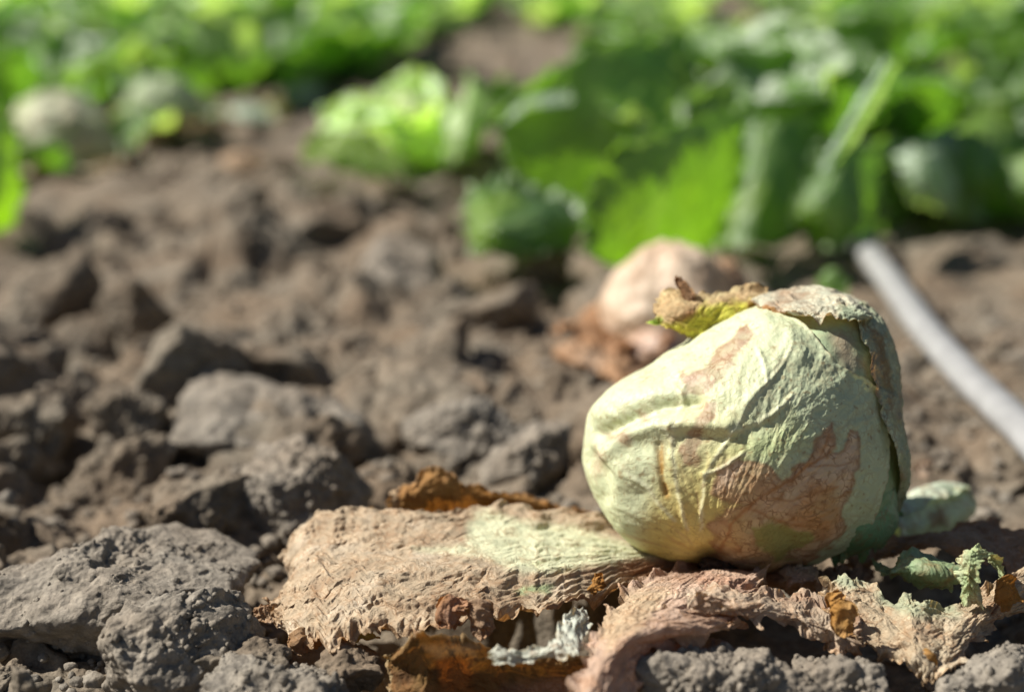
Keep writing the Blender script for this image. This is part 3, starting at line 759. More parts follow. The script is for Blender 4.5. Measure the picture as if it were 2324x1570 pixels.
# ------------------------------------------------------------------ dried leaves on the ground round the head
g = gp
big = sheet('withered_leaf', [
    [g(1640, 1268, .012), g(1640, 1285, .012), g(1630, 1298, .010)],
    [g(1470, 1205, .022), g(1470, 1262, .024), g(1480, 1325, .018)],
    [g(1300, 1172, .030), g(1290, 1265, .031), g(1290, 1395, .024)],
    [g(1120, 1142, .037), g(1100, 1275, .034), g(1110, 1445, .024)],
    [g(960, 1155, .038), g(930, 1290, .034), g(930, 1460, .023)],
    [g(800, 1168, .036), g(790, 1290, .032), g(790, 1480, .020)],
    [g(698, 1198, .028), g(690, 1300, .026), g(680, 1480, .014)],
    [g(655, 1290, .010), g(630, 1370, .010), g(600, 1405, .010)]],
    360, 190, M_DRY, dryc((.54, .39, .26), (.41, .275, .175), (.68, .53, .39), (.36, .17, .06), .45, patches=[
        ([(940, 1250), (1060, 1240), (1075, 1180), (1100, 1155), (1180, 1185), (1300, 1195), (1400, 1230), (1500, 1255), (1480, 1275), (1330, 1285), (1240, 1300), (1150, 1290), (1090, 1262)], (.80, .76, .50), 16, .95),
        ([(1190, 1330), (1250, 1325), (1240, 1350), (1180, 1350)], (.32, .37, .19), 8, .9),
        ([(1380, 1290), (1500, 1262), (1640, 1275), (1640, 1300), (1500, 1320)], (.40, .20, .10), 14, .8)]),
    crump=.0046, scale=.014, fine=.0012, ruffle=.0046, rf=45, jag=.045, seed=21, aniso=2.0, curl=-.002, ribs=.0019, calm=(0, .5, .15, .6), edges=(0, 1, .5, 1))
tag(big, 'big tan withered leaf with a pale green midrib fan, left of the wilted head', 'withered leaf')

curl = sheet('withered_leaf', [
    [gy(865, 1184, .725), gy(868, 1134, .722), gy(880, 1102, .728)],
    [gy(930, 1184, .730), gy(928, 1124, .722), gy(932, 1088, .730)],
    [gy(1010, 1179, .736), gy(1005, 1104, .726), gy(1000, 1060, .735)],
    [gy(1080, 1174, .740), gy(1075, 1124, .732), gy(1078, 1096, .740)],
    [gy(1190, 1175, .742), gy(1195, 1138, .738), gy(1195, 1116, .744)],
    [gy(1290, 1195, .742), gy(1295, 1165, .740), gy(1298, 1148, .745)],
    [gy(1400, 1215, .742), gy(1400, 1196, .740), gy(1402, 1182, .745)]],
    230, 60, M_DRY, dryc((.42, .21, .07), (.34, .15, .035), (.50, .30, .14), (.52, .33, .20), .5, patches=[([(855, 1110), (900, 1105), (905, 1160), (860, 1170)], (.58, .42, .27), 10, .9)]),
    crump=.0030, scale=.014, fine=.0011, ruffle=.0030, rf=50, jag=.07, seed=23, edges=(1, 0, 0, 1.4))
tag(curl, 'narrow orange brown curled leaf edge standing up behind the big tan leaf', 'withered leaf')

dark = sheet('withered_leaf', [
    [g(850, 1500, .020), g(860, 1540, .010), g(880, 1610, .004)],
    [g(905, 1478, .030), g(905, 1530, .016), g(920, 1620, .004)],
    [g(945, 1432, .044), g(960, 1515, .022), g(975, 1620, .004)],
    [g(1010, 1446, .038), g(1030, 1520, .018), g(1040, 1620, .004)],
    [g(1085, 1462, .034), g(1110, 1530, .014), g(1130, 1620, .004)],
    [g(1180, 1490, .028), g(1200, 1545, .012), g(1220, 1620, .006)],
    [g(1290, 1495, .028), g(1300, 1550, .014), g(1320, 1620, .008)],
    [g(1370, 1480, .032), g(1390, 1545, .018), g(1410, 1620, .010)]],
    280, 110, M_DRY, dryc((.20, .105, .035), (.12, .055, .02), (.30, .17, .07), (.50, .36, .20), .6, patches=[
        ([(1140, 1560), (1300, 1540), (1420, 1560), (1420, 1640), (1100, 1640)], (.36, .20, .13), 20, .8), ([(950, 1460), (1090, 1465), (1070, 1490), (1000, 1490)], (.42, .28, .18), 12, .7), ([(1000, 1500), (1060, 1500), (1070, 1570), (1010, 1570)], (.40, .13, .03), 16, .7)]),
    crump=.0026, scale=.015, fine=.0011, ruffle=.0026, rf=50, jag=.05, seed=27, edges=(1, 0, 1, 0), curl=.002)
tag(dark, 'dark shiny brown leaf curled upward at the bottom edge, its underside showing', 'withered leaf')

ruf = sheet('withered_leaf', [
    [g(1098, 1468, .036), g(1095, 1490, .034), g(1120, 1512, .032)],
    [g(1145, 1458, .038), g(1150, 1480, .037), g(1170, 1510, .032)],
    [g(1200, 1468, .036), g(1205, 1488, .035), g(1225, 1505, .032)],
    [g(1240, 1440, .040), g(1262, 1462, .040), g(1285, 1502, .034)],
    [g(1262, 1400, .042), g(1290, 1430, .042), g(1322, 1500, .036)],
    [g(1285, 1378, .040), g(1320, 1402, .040), g(1345, 1450, .036)],
    [g(1320, 1362, .036), g(1340, 1380, .036), g(1352, 1410, .034)]],
    190, 90, M_DRY, dryc((.60, .57, .47), (.52, .45, .34), (.68, .67, .56), (.55, .42, .24), .5),
    crump=.0034, scale=.011, fine=.0009, ruffle=.0030, rf=60, jag=.06, seed=31, edges=(1, 0, 1, 1))
tag(ruf, 'pale grey green ruffled leaf rim lying on top of the dark curled leaf', 'withered leaf')

fan = sheet('withered_leaf', [
    [g(1590, 1283, .012), g(1620, 1285, .014), g(1660, 1288, .012), g(1700, 1290, .010)],
    [g(1440, 1330, .030), g(1530, 1318, .036), g(1640, 1312, .034), g(1760, 1315, .024)],
    [g(1370, 1400, .034), g(1450, 1385, .042), g(1560, 1372, .040), g(1720, 1372, .030)],
    [g(1325, 1480, .034), g(1390, 1450, .040), g(1500, 1420, .042), g(1680, 1425, .034)],
    [g(1305, 1560, .030), g(1350, 1540, .036), g(1425, 1480, .036), g(1510, 1445, .032)],
    [g(1290, 1660, .022), g(1335, 1650, .028), g(1400, 1600, .026), g(1430, 1560, .018)]],
    260, 200, M_DRY, dryc((.62, .41, .30), (.52, .32, .22), (.72, .54, .39), (.40, .22, .10), .4, patches=[
        ([(1350, 1400), (1420, 1340), (1520, 1330), (1480, 1400), (1380, 1480)], (.60, .42, .26), 20, .8), ([(1580, 1305), (1700, 1305), (1700, 1335), (1600, 1345)], (.60, .33, .22), 14, .8)]),
    crump=.0018, scale=.016, fine=.0009, ruffle=.006, rf=55, jag=.045, seed=37, aniso=1.8, edges=(0, .7, 1, 1), curl=-.001, ribs=.0011)
tag(fan, 'pinkish tan leaf folding down from the wilted head to the bottom edge', 'withered leaf')

mid = sheet('withered_leaf', [
    [g(1500, 1340, .038), g(1490, 1385, .040), g(1500, 1420, .034)],
    [g(1580, 1318, .040), g(1580, 1375, .044), g(1590, 1425, .034)],
    [g(1670, 1325, .040), g(1680, 1370, .044), g(1690, 1420, .034)],
    [g(1760, 1325, .036), g(1770, 1375, .040), g(1780, 1430, .030)],
    [g(1830, 1330, .034), g(1850, 1400, .036), g(1855, 1465, .024)],
    [g(1900, 1360, .034), g(1920, 1430, .032), g(1910, 1500, .018)],
    [g(1960, 1400, .030), g(1970, 1450, .026), g(1960, 1500, .016)]],
    280, 140, M_DRY, dryc((.52, .37, .26), (.40, .25, .17), (.63, .48, .35), (.36, .19, .08), .45),
    crump=.0040, scale=.012, fine=.0013, ruffle=.0068, rf=80, jag=.07, seed=41, edges=(1, .6, .6, 1), curl=.001)
tag(mid, 'frilly light brown leaf draped above the pale broad clod', 'withered leaf')

right = sheet('withered_leaf', [
    [g(1840, 1310, .034), g(1850, 1360, .032), g(1880, 1410, .026)],
    [g(1930, 1290, .040), g(1935, 1375, .034), g(1955, 1465, .026)],
    [g(2010, 1320, .036), g(2020, 1410, .032), g(2040, 1510, .022)],
    [g(2080, 1325, .038), g(2080, 1420, .034), g(2095, 1550, .019)],
    [g(2150, 1345, .032), g(2160, 1430, .030), g(2150, 1535, .020)],
    [g(2210, 1330, .034), g(2230, 1400, .030), g(2215, 1465, .020)],
    [g(2280, 1300, .036), g(2300, 1355, .032), g(2300, 1410, .022)],
    [g(2370, 1270, .036), g(2390, 1320, .032), g(2400, 1370, .022)]],
    330, 150, M_DRY, dryc((.52, .385, .255), (.42, .28, .18), (.62, .49, .35), (.42, .20, .06), .4, patches=[
        ([(2000, 1320), (2060, 1310), (2110, 1340), (2180, 1380), (2170, 1400), (2050, 1395), (1990, 1370)], (.44, .46, .30), 16, .75),
        ([(1850, 1300), (1950, 1285), (1990, 1310), (1920, 1330)], (.44, .48, .32), 12, .7)]),
    crump=.0042, scale=.014, fine=.0013, ruffle=.0062, rf=70, jag=.06, seed=47, aniso=1.4, edges=(1, 1, .6, 1), curl=.001)
tag(right, 'wrinkled light brown leaf with green streaks, drooping over soil at lower right', 'withered leaf')

loop = sheet('withered_leaf', [
    [g(2170, 1370, .032), g(2200, 1375, .034), g(2240, 1385, .032)],
    [g(2160, 1310, .044), g(2190, 1310, .050), g(2230, 1330, .046)],
    [g(2170, 1255, .054), g(2200, 1250, .060), g(2240, 1275, .056)],
    [g(2200, 1232, .054), g(2235, 1240, .058), g(2265, 1270, .050)],
    [g(2240, 1240, .044), g(2270, 1262, .044), g(2290, 1310, .038)],
    [g(2255, 1280, .034), g(2280, 1300, .032), g(2296, 1330, .030)]],
    170, 80, M_DRY, dryc((.48, .42, .27), (.42, .29, .19), (.46, .52, .30), (.40, .40, .18), .5, patches=[([(2200, 1225), (2300, 1230), (2300, 1340), (2250, 1300), (2180, 1380), (2160, 1370), (2180, 1300)], (.40, .50, .24), 14, .7)]),
    crump=.0030, scale=.010, fine=.0010, ruffle=.0024, rf=60, jag=.05, seed=53, edges=(0, 1, 1, 1))
tag(loop, 'green and brown leaf curled up into a hump at the right edge', 'withered leaf')

grn = sheet('withered_leaf', [
    [g(1962, 1235, .034), g(1975, 1280, .030), g(1990, 1305, .022)],
    [g(2010, 1272, .034), g(2020, 1300, .036), g(2020, 1320, .024)],
    [g(2050, 1240, .042), g(2060, 1290, .038), g(2060, 1325, .024)],
    [g(2110, 1255, .040), g(2120, 1300, .038), g(2110, 1335, .024)],
    [g(2165, 1270, .036), g(2175, 1310, .034), g(2160, 1350, .024)]],
    140, 80, M_PALE, dryc((.28, .35, .19), (.24, .28, .14), (.38, .44, .27), (.40, .36, .22), .5), crump=.0040, scale=.02, fine=.0006, ruffle=.0022, rf=40, jag=.05, seed=57)
tag(grn, 'dull green crinkled leaf between the wilted head and the curled hump', 'withered leaf')

# rolled pale leaf behind
roll_c = []
A, B = dp(2005, 1205, .785), dp(2180, 1135, .83)
ax = (B - A) / np.linalg.norm(B - A); n1v = np.cross(ax, FV); n1v /= np.linalg.norm(n1v); n2v = np.cross(ax, n1v)
for s in np.linspace(0, 1, 6):
    r = .0075 + .0055 * math.sin(min(1, s * 1.25) * 2.2)
    if s > .95: r *= .8
    roll_c.append([A + (B - A) * s + r * (1 + .25 * q / 9) * (math.cos(a) * n1v + math.sin(a) * n2v) for q, a in enumerate(np.linspace(0, 7.4, 10))])
roll = sheet('rolled_leaf', roll_c, 130, 150, M_PALE, dryc((.62, .63, .48), (.52, .55, .38), (.72, .72, .58), (.36, .40, .22), .3, patches=[([(2110, 1160), (2145, 1150), (2150, 1190), (2120, 1200)], (.30, .20, .13), 10, .9)]), crump=.0016, scale=.012, fine=.0005, ruffle=.0016, rf=40, jag=.04, seed=61)
tag(roll, 'pale green rolled up leaf lying behind the right side of the wilted head', 'withered leaf')

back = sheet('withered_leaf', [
    [g(1900, 1300, .004), g(1905, 1272, .008), g(1910, 1250, .004)],  # left end stretched as dark cover where the head's shade belongs
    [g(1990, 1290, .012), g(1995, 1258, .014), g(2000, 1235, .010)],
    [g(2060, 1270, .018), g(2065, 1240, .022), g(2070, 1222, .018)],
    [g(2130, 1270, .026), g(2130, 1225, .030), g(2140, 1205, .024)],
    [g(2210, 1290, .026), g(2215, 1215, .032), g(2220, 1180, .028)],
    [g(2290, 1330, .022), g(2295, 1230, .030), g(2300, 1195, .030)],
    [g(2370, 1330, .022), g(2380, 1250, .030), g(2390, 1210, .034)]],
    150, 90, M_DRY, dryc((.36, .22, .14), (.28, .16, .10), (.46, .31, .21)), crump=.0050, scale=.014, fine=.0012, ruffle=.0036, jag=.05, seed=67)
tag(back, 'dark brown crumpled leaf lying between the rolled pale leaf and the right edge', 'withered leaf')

under = sheet('withered_leaf', [  # dark sheet added to paint the head's shade over lit soil
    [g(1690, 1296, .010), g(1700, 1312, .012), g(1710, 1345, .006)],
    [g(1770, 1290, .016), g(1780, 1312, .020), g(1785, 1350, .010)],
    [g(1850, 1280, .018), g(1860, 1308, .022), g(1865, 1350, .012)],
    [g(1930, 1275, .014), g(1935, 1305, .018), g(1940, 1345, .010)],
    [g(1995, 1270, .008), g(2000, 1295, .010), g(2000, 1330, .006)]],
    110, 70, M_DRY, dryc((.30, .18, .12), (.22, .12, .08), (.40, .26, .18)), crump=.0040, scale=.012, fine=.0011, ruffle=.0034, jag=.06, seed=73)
tag(under, 'dark brown crumpled sheet added as painted shade below the right side of the wilted head', 'withered leaf')
scrap = sheet('leaf_scrap', [
    [g(1745, 1290, .020), g(1765, 1315, .022), g(1790, 1335, .020)],
    [g(1785, 1268, .028), g(1800, 1300, .028), g(1825, 1330, .024)],
    [g(1815, 1275, .028), g(1830, 1300, .026), g(1850, 1325, .024)],
    [g(1850, 1280, .024), g(1862, 1295, .022), g(1875, 1312, .022)]],
    80, 60, M_DRY, dryc((.54, .35, .25), (.44, .27, .18)), crump=.0026, scale=.008, fine=.001, ruffle=.003, rf=80, jag=.1, seed=71)
tag(scrap, 'small pinkish ragged scrap of leaf tucked under the front of the wilted head', 'leaf scrap')

def small_scrap(px, py, z, w, h, ang, seed, label, cols):
    c = g(px, py, z); s = 1 / FPX * .68
    a = np.array([math.cos(ang), math.sin(ang) * .3, math.sin(ang)]) * w * s; b = np.array([-math.sin(ang) * .5, .35, math.cos(ang)]) * h * s
    C = [[c - a - b, c - a * .8, c - a + b * .6], [c - b + .1 * a, c + .3 * (b - a) + np.array([0, -.002, .001]), c + b], [c + a - b * .7, c + a * .9, c + a * .8 + b * .6]]
    o = sheet('leaf_scrap', C, 40, 40, M_DRY, dryc(*cols), crump=.0042, scale=.008, fine=.0006, ruffle=.0024, rf=90, jag=.22, seed=seed)
    tag(o, label, 'leaf scrap')
OR = ((.42, .20, .05), (.34, .14, .03), (.52, .30, .12))
small_scrap(1358, 1322, .034, 22, 26, .5, 81, 'upright orange torn flake on the big tan leaf near the head', OR)
small_scrap(1028, 1385, .034, 45, 34, .3, 82, 'reddish brown curled flake on the lower edge of the big tan leaf', ((.44, .24, .15), (.38, .18, .08), (.52, .34, .24)))
small_scrap(1095, 1405, .030, 26, 38, -.4, 83, 'thin brown curl hanging beside the reddish flake', ((.42, .26, .16), (.34, .20, .11), (.52, .36, .24)))
small_scrap(1898, 1362, .040, 22, 30, .8, 84, 'amber curled flake above the drooping leaf at lower right', OR)
small_scrap(1912, 1405, .036, 20, 36, -.3, 85, 'twisted orange flake below the amber one', OR)
small_scrap(2290, 1345, .040, 40, 38, .4, 86, 'glossy orange brown fold at the right edge', OR)
small_scrap(2105, 1502, .022, 12, 22, .1, 87, 'small amber fold by the tip of the drooping leaf', OR)
small_scrap(700, 1455, .014, 34, 26, .2, 88, 'little brown curl under the left tip of the big tan leaf', ((.36, .20, .10), (.28, .13, .05), (.46, .30, .18)))
small_scrap(828, 1440, .020, 40, 18, .1, 89, 'yellowish frayed bit at the near edge of the big tan leaf', ((.46, .36, .10), (.40, .28, .10), (.54, .44, .2)))
small_scrap(600, 1395, .018, 34, 20, .1, 90, 'thin brown flake at the far left tip of the big tan leaf', ((.40, .25, .15), (.34, .18, .1), (.5, .36, .25)))
small_scrap(1620, 1370, .046, 60, 22, -.1, 91, 'narrow frilled fold above the pale broad clod', ((.52, .36, .26), (.42, .27, .18), (.62, .47, .34)))
small_scrap(2095, 1065, .006, 34, 26, .4, 92, 'tan crumpled scrap on the soil behind the rolled pale leaf', ((.45, .32, .24), (.36, .24, .17), (.55, .42, .32)))

# ------------------------------------------------------------------ the hose
def tube(name, pts, radii, mat, label=None, cat=None, n=20, flat=.75):
    pts = np.array(pts); m = len(pts); fine = ctrl_surface(np.stack([pts, pts], 1), 90, 2)[:, 0]
    rad = np.interp(np.linspace(0, 1, 90), np.linspace(0, 1, m), radii)
    T = np.gradient(fine, axis=0); T /= np.linalg.norm(T, axis=1)[:, None]
    S = np.cross(T, (0, 0, 1)); S /= np.linalg.norm(S, axis=1)[:, None]; U = np.cross(S, T)
    a = np.linspace(0, 2 * math.pi, n, endpoint=False)
    wob = 1 + .04 * perlin(np.stack([np.arange(90)[:, None] * .22 + a * 0, np.cos(a) + 0 * rad[:, None], np.sin(a) + 0 * rad[:, None]], -1))
    V = fine[:, None] + (rad[:, None] * wob)[..., None] * (np.cos(a)[None, :, None] * S[:, None] + flat * np.sin(a)[None, :, None] * U[:, None])
    F = grid_faces(90, n, True)
    Vv = np.concatenate([V.reshape(-1, 3), fine[:1], fine[-1:]]); k = 90 * n
    capf = [[k, (j + 1) % n, j, j] for j in range(n)]
    loc = tuple(pts[0] - (0, 0, radii[0]))
    F = np.concatenate([F, ])
    o = mesh_np(name, Vv[:k], F, mat, loc)
    if label: tag(o, label, cat)
    return o
hz = .020
hp_pts = [g(1895, 485, hz - .02), g(1932, 522, hz), g(1985, 590, hz), g(2040, 665, hz), g(2115, 765, hz), g(2200, 858, hz), g(2270, 925, hz), g(2345, 1000, hz), g(2480, 1150, .012), g(2640, 1330, .010), g(3000, 1760, .010)]
tube('irrigation_hose', hp_pts, [.0125] * 11, M_HOSE, 'thick whitish grey irrigation hose running from the big green plant to the right edge', 'hose')

# ------------------------------------------------------------------ green lettuce plants
rl = np.random.RandomState(11)
def leaf_mesh(L, W, elev0, elev1, cup, ruffle, seed, nu=26, nv=22, pale=0.0, inner=False):
    """one lettuce leaf growing along +X from the origin; returns vertices and colours"""
    u = np.linspace(0, 1, nu)[:, None] * np.ones(nv)[None]; v = np.linspace(-1, 1, nv)[None] * np.ones(nu)[:, None]
    el = elev0 + (elev1 - elev0) * u[:, 0] ** 1.3
    dx = np.cos(el) * L / (nu - 1); dz = np.sin(el) * L / (nu - 1)
    cx = np.concatenate([[0], np.cumsum(dx[:-1])]); cz = np.concatenate([[0], np.cumsum(dz[:-1])])
    w = W * (.22 + .78 * np.sin(np.clip(u, 0, 1) ** .75 * math.pi * .5)) * np.where(u > .72, np.sqrt(np.clip(1 - ((u - .72) / .30) ** 2, .0, 1)), 1)
    ang = v * cup
    rad = w / max(cup, .2)
    y = rad * np.sin(ang); inn = rad * (1 - np.cos(ang))
    nx, nz = -np.sin(el)[:, None], np.cos(el)[:, None]
    X = cx[:, None] + nx * inn; Z = cz[:, None] + nz * inn
    P = np.stack([X, y, Z], -1)
    N, du, dv = normals(P)
    ed = np.maximum(sstep(.45, 1, np.abs(v)), sstep(.6, 1, u))
    Q = np.stack([u * L, v * W, u * 0 + seed], -1)
    d = ruffle * 1.3 * ed * (fbm(Q / .035 + seed, 2) * 1.3 + .5 * fbm(Q / .014 + seed, 2)) + .006 * fbm(Q / .03 + 9 + seed, 2)
    d = d - .004 * np.exp(-(v / .07) ** 2) + .002 * np.abs(np.sin(v * 9 + u * 5))
    P = P + N * d[..., None] + du / (np.linalg.norm(du, axis=-1)[..., None] + 1e-9) * (ruffle * .6 * ed * perlin(Q / .02 + 50))[..., None]
    c = np.broadcast_to(np.array([.13, .25, .055]), P.shape).copy()
    n1 = fbm(Q / .05 + 3 + seed, 2)
    c = mixc(c, (.20, .34, .07), sstep(-.1, .5, n1)); c = mixc(c, (.08, .15, .06), sstep(.0, .5, -n1))
    rib = np.exp(-(v / (.09 - .05 * u)) ** 2) * (1 - .5 * u)
    c = mixc(c, (.34, .45, .18), rib * .8)
    c = mixc(c, (.50, .58, .44), np.full(u.shape, pale)); c = mixc(c, (.50, .60, .30), pale * sstep(.5, 0, u))  # pale: sheen painted into green leaves, own tone on the pale heads' leaves
    return P.reshape(-1, 3), c.reshape(-1, 3), grid_faces(nu, nv)

def rotz(P, a):
    ca, sa = math.cos(a), math.sin(a)
    return np.stack([P[:, 0] * ca - P[:, 1] * sa, P[:, 0] * sa + P[:, 1] * ca, P[:, 2]], -1)

LEAFM = []
for k in range(12):
    outer = k < 7
    P, c, F = leaf_mesh(rl.uniform(.15, .20) if outer else rl.uniform(.10, .13), rl.uniform(.075, .10) if outer else .06,
                        rl.uniform(.25, .85) if outer else rl.uniform(.9, 1.2), rl.uniform(.2, 1.2) if outer else rl.uniform(1.4, 2.1),
                        rl.uniform(.5, 1.0) if outer else 1.2, .022 if outer else .010, k * 3.3, pale=(.75 if k in (2, 5) else .3 if k == 0 else 0) if outer else .3)  # some outer leaves whitened, their sheen put into the colour
    me = mesh_np('leaf', P, F, M_GREEN, col=c, vein=.4)
    LEAFM.append(me.data); bpy.data.objects.remove(me)

def plant(x, y, n_out, n_in, scale, seed, label, group=None, far=False):
    r = random.Random(seed)
    z = ground_z(x, y) + .003
    root = empty('lettuce_plant', (x, y, z)); tag(root, label, 'lettuce plant', group)
    root.scale = (scale,) * 3; root.rotation_euler = (0, 0, r.uniform(0, 6.28))
    for q in range(n_out + n_in):
        k = r.randrange(7) if q < n_out else 7 + r.randrange(5)
        o = bpy.data.objects.new('leaf', LEAFM[k]); COL.objects.link(o); o.parent = root
        a = 6.283 * q / max(1, n_out) + r.uniform(-.3, .3)
        o.rotation_euler = (r.uniform(-.25, .25), r.uniform(-.2, .25), a)
        o.location = (math.cos(a) * .012, math.sin(a) * .012, 0)
        s = r.uniform(.8, 1.15); o.scale = (s, s, s)
    return root

PALEM = []
for k in range(5):
    P, c, F = leaf_mesh(rl.uniform(.08, .11), .055, rl.uniform(.5, 1.1), rl.uniform(1.2, 2.3), 1.0, .014, 60 + k * 3.3, pale=.95)
    c = np.minimum(c * np.array([1.45, 1.4, 1.35]), .85)
    me = mesh_np('leaf', P, F, M_GREEN, col=c, vein=.3); PALEM.append(me.data); bpy.data.objects.remove(me)

# whole-plant meshes for those too far off to show single leaves
FARM = []
for k in range(6):
    Vs, Cs, Fs, off = [], [], [], 0
    for q in range(13):
        outer = q < 9
        P, c, F = leaf_mesh(rl.uniform(.14, .19) if outer else .12, .085 if outer else .06, rl.uniform(.3, .9) if outer else 1.1, rl.uniform(.3, 1.2) if outer else 1.9, .8, .022, q * 2.1 + k * 31, 12, 10, pale=(1.0 if q % 3 == 1 else .0) if outer else .3)  # every third leaf whitened as painted highlights
        P = rotz(P, 6.283 * q / 9 + rl.uniform(-.3, .3)); Vs.append(P); Cs.append(c); Fs.append(F + off); off += len(P)
    me = mesh_np('lettuce_plant', np.concatenate(Vs), np.concatenate(Fs), M_GREEN, col=np.minimum(np.concatenate(Cs) * 1.3, .75), vein=.4)
    FARM.append(me.data); bpy.data.objects.remove(me)

# the big plant right of centre, its main leaves taken one by one
bx, by = gp(1560, 560, .0)[:2]
big_p = empty('lettuce_plant', (float(bx), float(by) + .06, ground_z(bx, by + .06)))
tag(big_p, 'big leafy green plant right behind the tan dried head, its broad sunlit leaves glowing', 'lettuce plant')
gl = tuple(big_p.location)
def greenc(base=(.14, .28, .03), alt=(.19, .31, .035), rim=(.30, .40, .22), rimw=.3):
    def f(px, py, u, v, P, ed):
        n = fbm(P * 14 + 3, 2)
        c = mixc(np.broadcast_to(np.array(base), P.shape).copy(), alt, sstep(-.1, .4, n))
        rib = np.exp(-((v - .5) / .03) ** 2); c = mixc(c, (.30, .42, .14), rib * .6)
        side = sstep(.80, .97, np.sin((v - .5) * 0 + (u * 16 + np.abs(v - .5) * 14))) * .35
        c = mixc(c, (.22, .34, .09), side)
        return mixc(c, rim, sstep(.6, 1, ed) * rimw)
    return f
def gsheet(C, base=(.10, .22, .03), seed=0, ruffle=.010, crump=.006, nu=70, nv=60, rim=(.30, .40, .22), rimw=.3, parent=None, loc=None):
    return sheet('leaf', C, nu, nv, M_GREEN, greenc(base, rim=rim, rimw=rimw), loc or gl, parent or big_p, crump=crump, scale=.05, fine=.0006, ruffle=ruffle, rf=22, jag=.03, seed=seed, veinw=.3)
# front bright leaf
gsheet([[dp(1400, 610, 1.33), dp(1480, 615, 1.36), dp(1560, 610, 1.42)],
        [dp(1325, 570, 1.30), dp(1480, 550, 1.34), dp(1650, 520, 1.44)],
        [dp(1330, 460, 1.29), dp(1500, 440, 1.34), dp(1700, 410, 1.46)],
        [dp(1370, 360, 1.30), dp(1540, 325, 1.36), dp(1710, 290, 1.48)],
        [dp(1420, 315, 1.33), dp(1580, 262, 1.40), dp(1700, 228, 1.50)]], (.20, .35, .04), 1, crump=.003)
# tall leaf behind it
gsheet([[dp(1320, 510, 1.52), dp(1400, 520, 1.56), dp(1500, 520, 1.63)],
        [dp(1180, 430, 1.49), dp(1370, 420, 1.55), dp(1560, 420, 1.65)],
        [dp(1130, 320, 1.48), dp(1370, 300, 1.56), dp(1590, 290, 1.67)],
        [dp(1130, 250, 1.49), dp(1350, 200, 1.59), dp(1600, 180, 1.71)],
        [dp(1240, 185, 1.54), dp(1360, 90, 1.63), dp(1560, 60, 1.75)]], (.20, .35, .05), 2, crump=.004)
# left rim of the tall leaf folding over, sunlight put into its pale colour
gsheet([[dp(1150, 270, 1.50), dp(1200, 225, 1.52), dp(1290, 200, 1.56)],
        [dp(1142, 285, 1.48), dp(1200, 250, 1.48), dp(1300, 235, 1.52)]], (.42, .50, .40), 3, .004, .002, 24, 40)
# low dark leaf in front at the left
gsheet([[dp(1330, 560, 1.36), dp(1340, 500, 1.38), dp(1300, 450, 1.42)],
        [dp(1230, 580, 1.32), dp(1220, 490, 1.33), dp(1200, 420, 1.42)],
        [dp(1110, 590, 1.32), dp(1100, 500, 1.31), dp(1110, 405, 1.42)],
        [dp(1050, 560, 1.36), dp(1045, 480, 1.36), dp(1060, 415, 1.43)]], (.08, .16, .06), 4, .012, .009, rimw=.8)
# silvery upright edge
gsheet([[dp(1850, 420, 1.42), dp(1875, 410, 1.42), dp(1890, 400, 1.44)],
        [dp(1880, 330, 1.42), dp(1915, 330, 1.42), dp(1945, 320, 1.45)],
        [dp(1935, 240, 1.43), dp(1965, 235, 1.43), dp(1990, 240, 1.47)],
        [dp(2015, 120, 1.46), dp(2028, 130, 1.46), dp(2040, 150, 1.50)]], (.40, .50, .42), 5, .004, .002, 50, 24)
gsheet([[dp(1830, 560, 1.44), dp(1900, 560, 1.42), dp(1990, 540, 1.46)],
        [dp(1800, 470, 1.42), dp(1890, 450, 1.40), dp(2000, 440, 1.48)],
        [dp(1850, 380, 1.44), dp(1930, 330, 1.44), dp(2030, 300, 1.52)]], (.12, .22, .06), 6)
gsheet([[dp(1600, 570, 1.50), dp(1700, 570, 1.46), dp(1800, 560, 1.50)],
        [dp(1600, 430, 1.52), dp(1720, 420, 1.48), dp(1850, 430, 1.52)],
        [dp(1620, 300, 1.58), dp(1740, 260, 1.54), dp(1870, 270, 1.58)]], (.12, .22, .06), 7)
for q, (a, s) in enumerate([(1.2, 1.25), (1.9, 1.2), (.6, 1.2), (2.6, 1.1), (.1, 1.15), (3.3, 1.0), (1.5, 1.0), (.9, 1.1), (2.2, 1.1), (1.6, 1.2)]):
    o = bpy.data.objects.new('leaf', LEAFM[q if q < 7 else q]); COL.objects.link(o); o.parent = big_p
    o.location = (.03 + .02 * math.cos(a), .09, 0); o.rotation_euler = (.15, -.15, a); o.scale = (s, s, s)

# nearer plants that differ
def ppl(px, py, n_out, n_in, s, seed, label):
    p = gp(px, py, 0); return plant(float(p[0]), float(p[1]), n_out, n_in, s, seed, label)
ppl(1880, 455, 10, 4, 1.15, 41, 'silvery tipped plant just right of the glowing broad leaves, above the hose end')
rp = ppl(2240, 435, 10, 4, 1.15, 42, 'full green plant at the right edge above the hose')
rp.scale = (1, 1, 1); rp.rotation_euler = (0, 0, 0); rl_ = tuple(rp.location)
gsheet([[dp(2150, 500, 1.60), dp(2200, 500, 1.58), dp(2260, 495, 1.62)], [dp(2060, 450, 1.56), dp(2130, 440, 1.54), dp(2210, 440, 1.60)], [dp(2030, 370, 1.55), dp(2100, 360, 1.54), dp(2190, 340, 1.60)], [dp(2010, 330, 1.58), dp(2080, 310, 1.58), dp(2160, 290, 1.64)]], (.44, .52, .42), 31, .010, .005, 50, 40, parent=rp, loc=rl_)
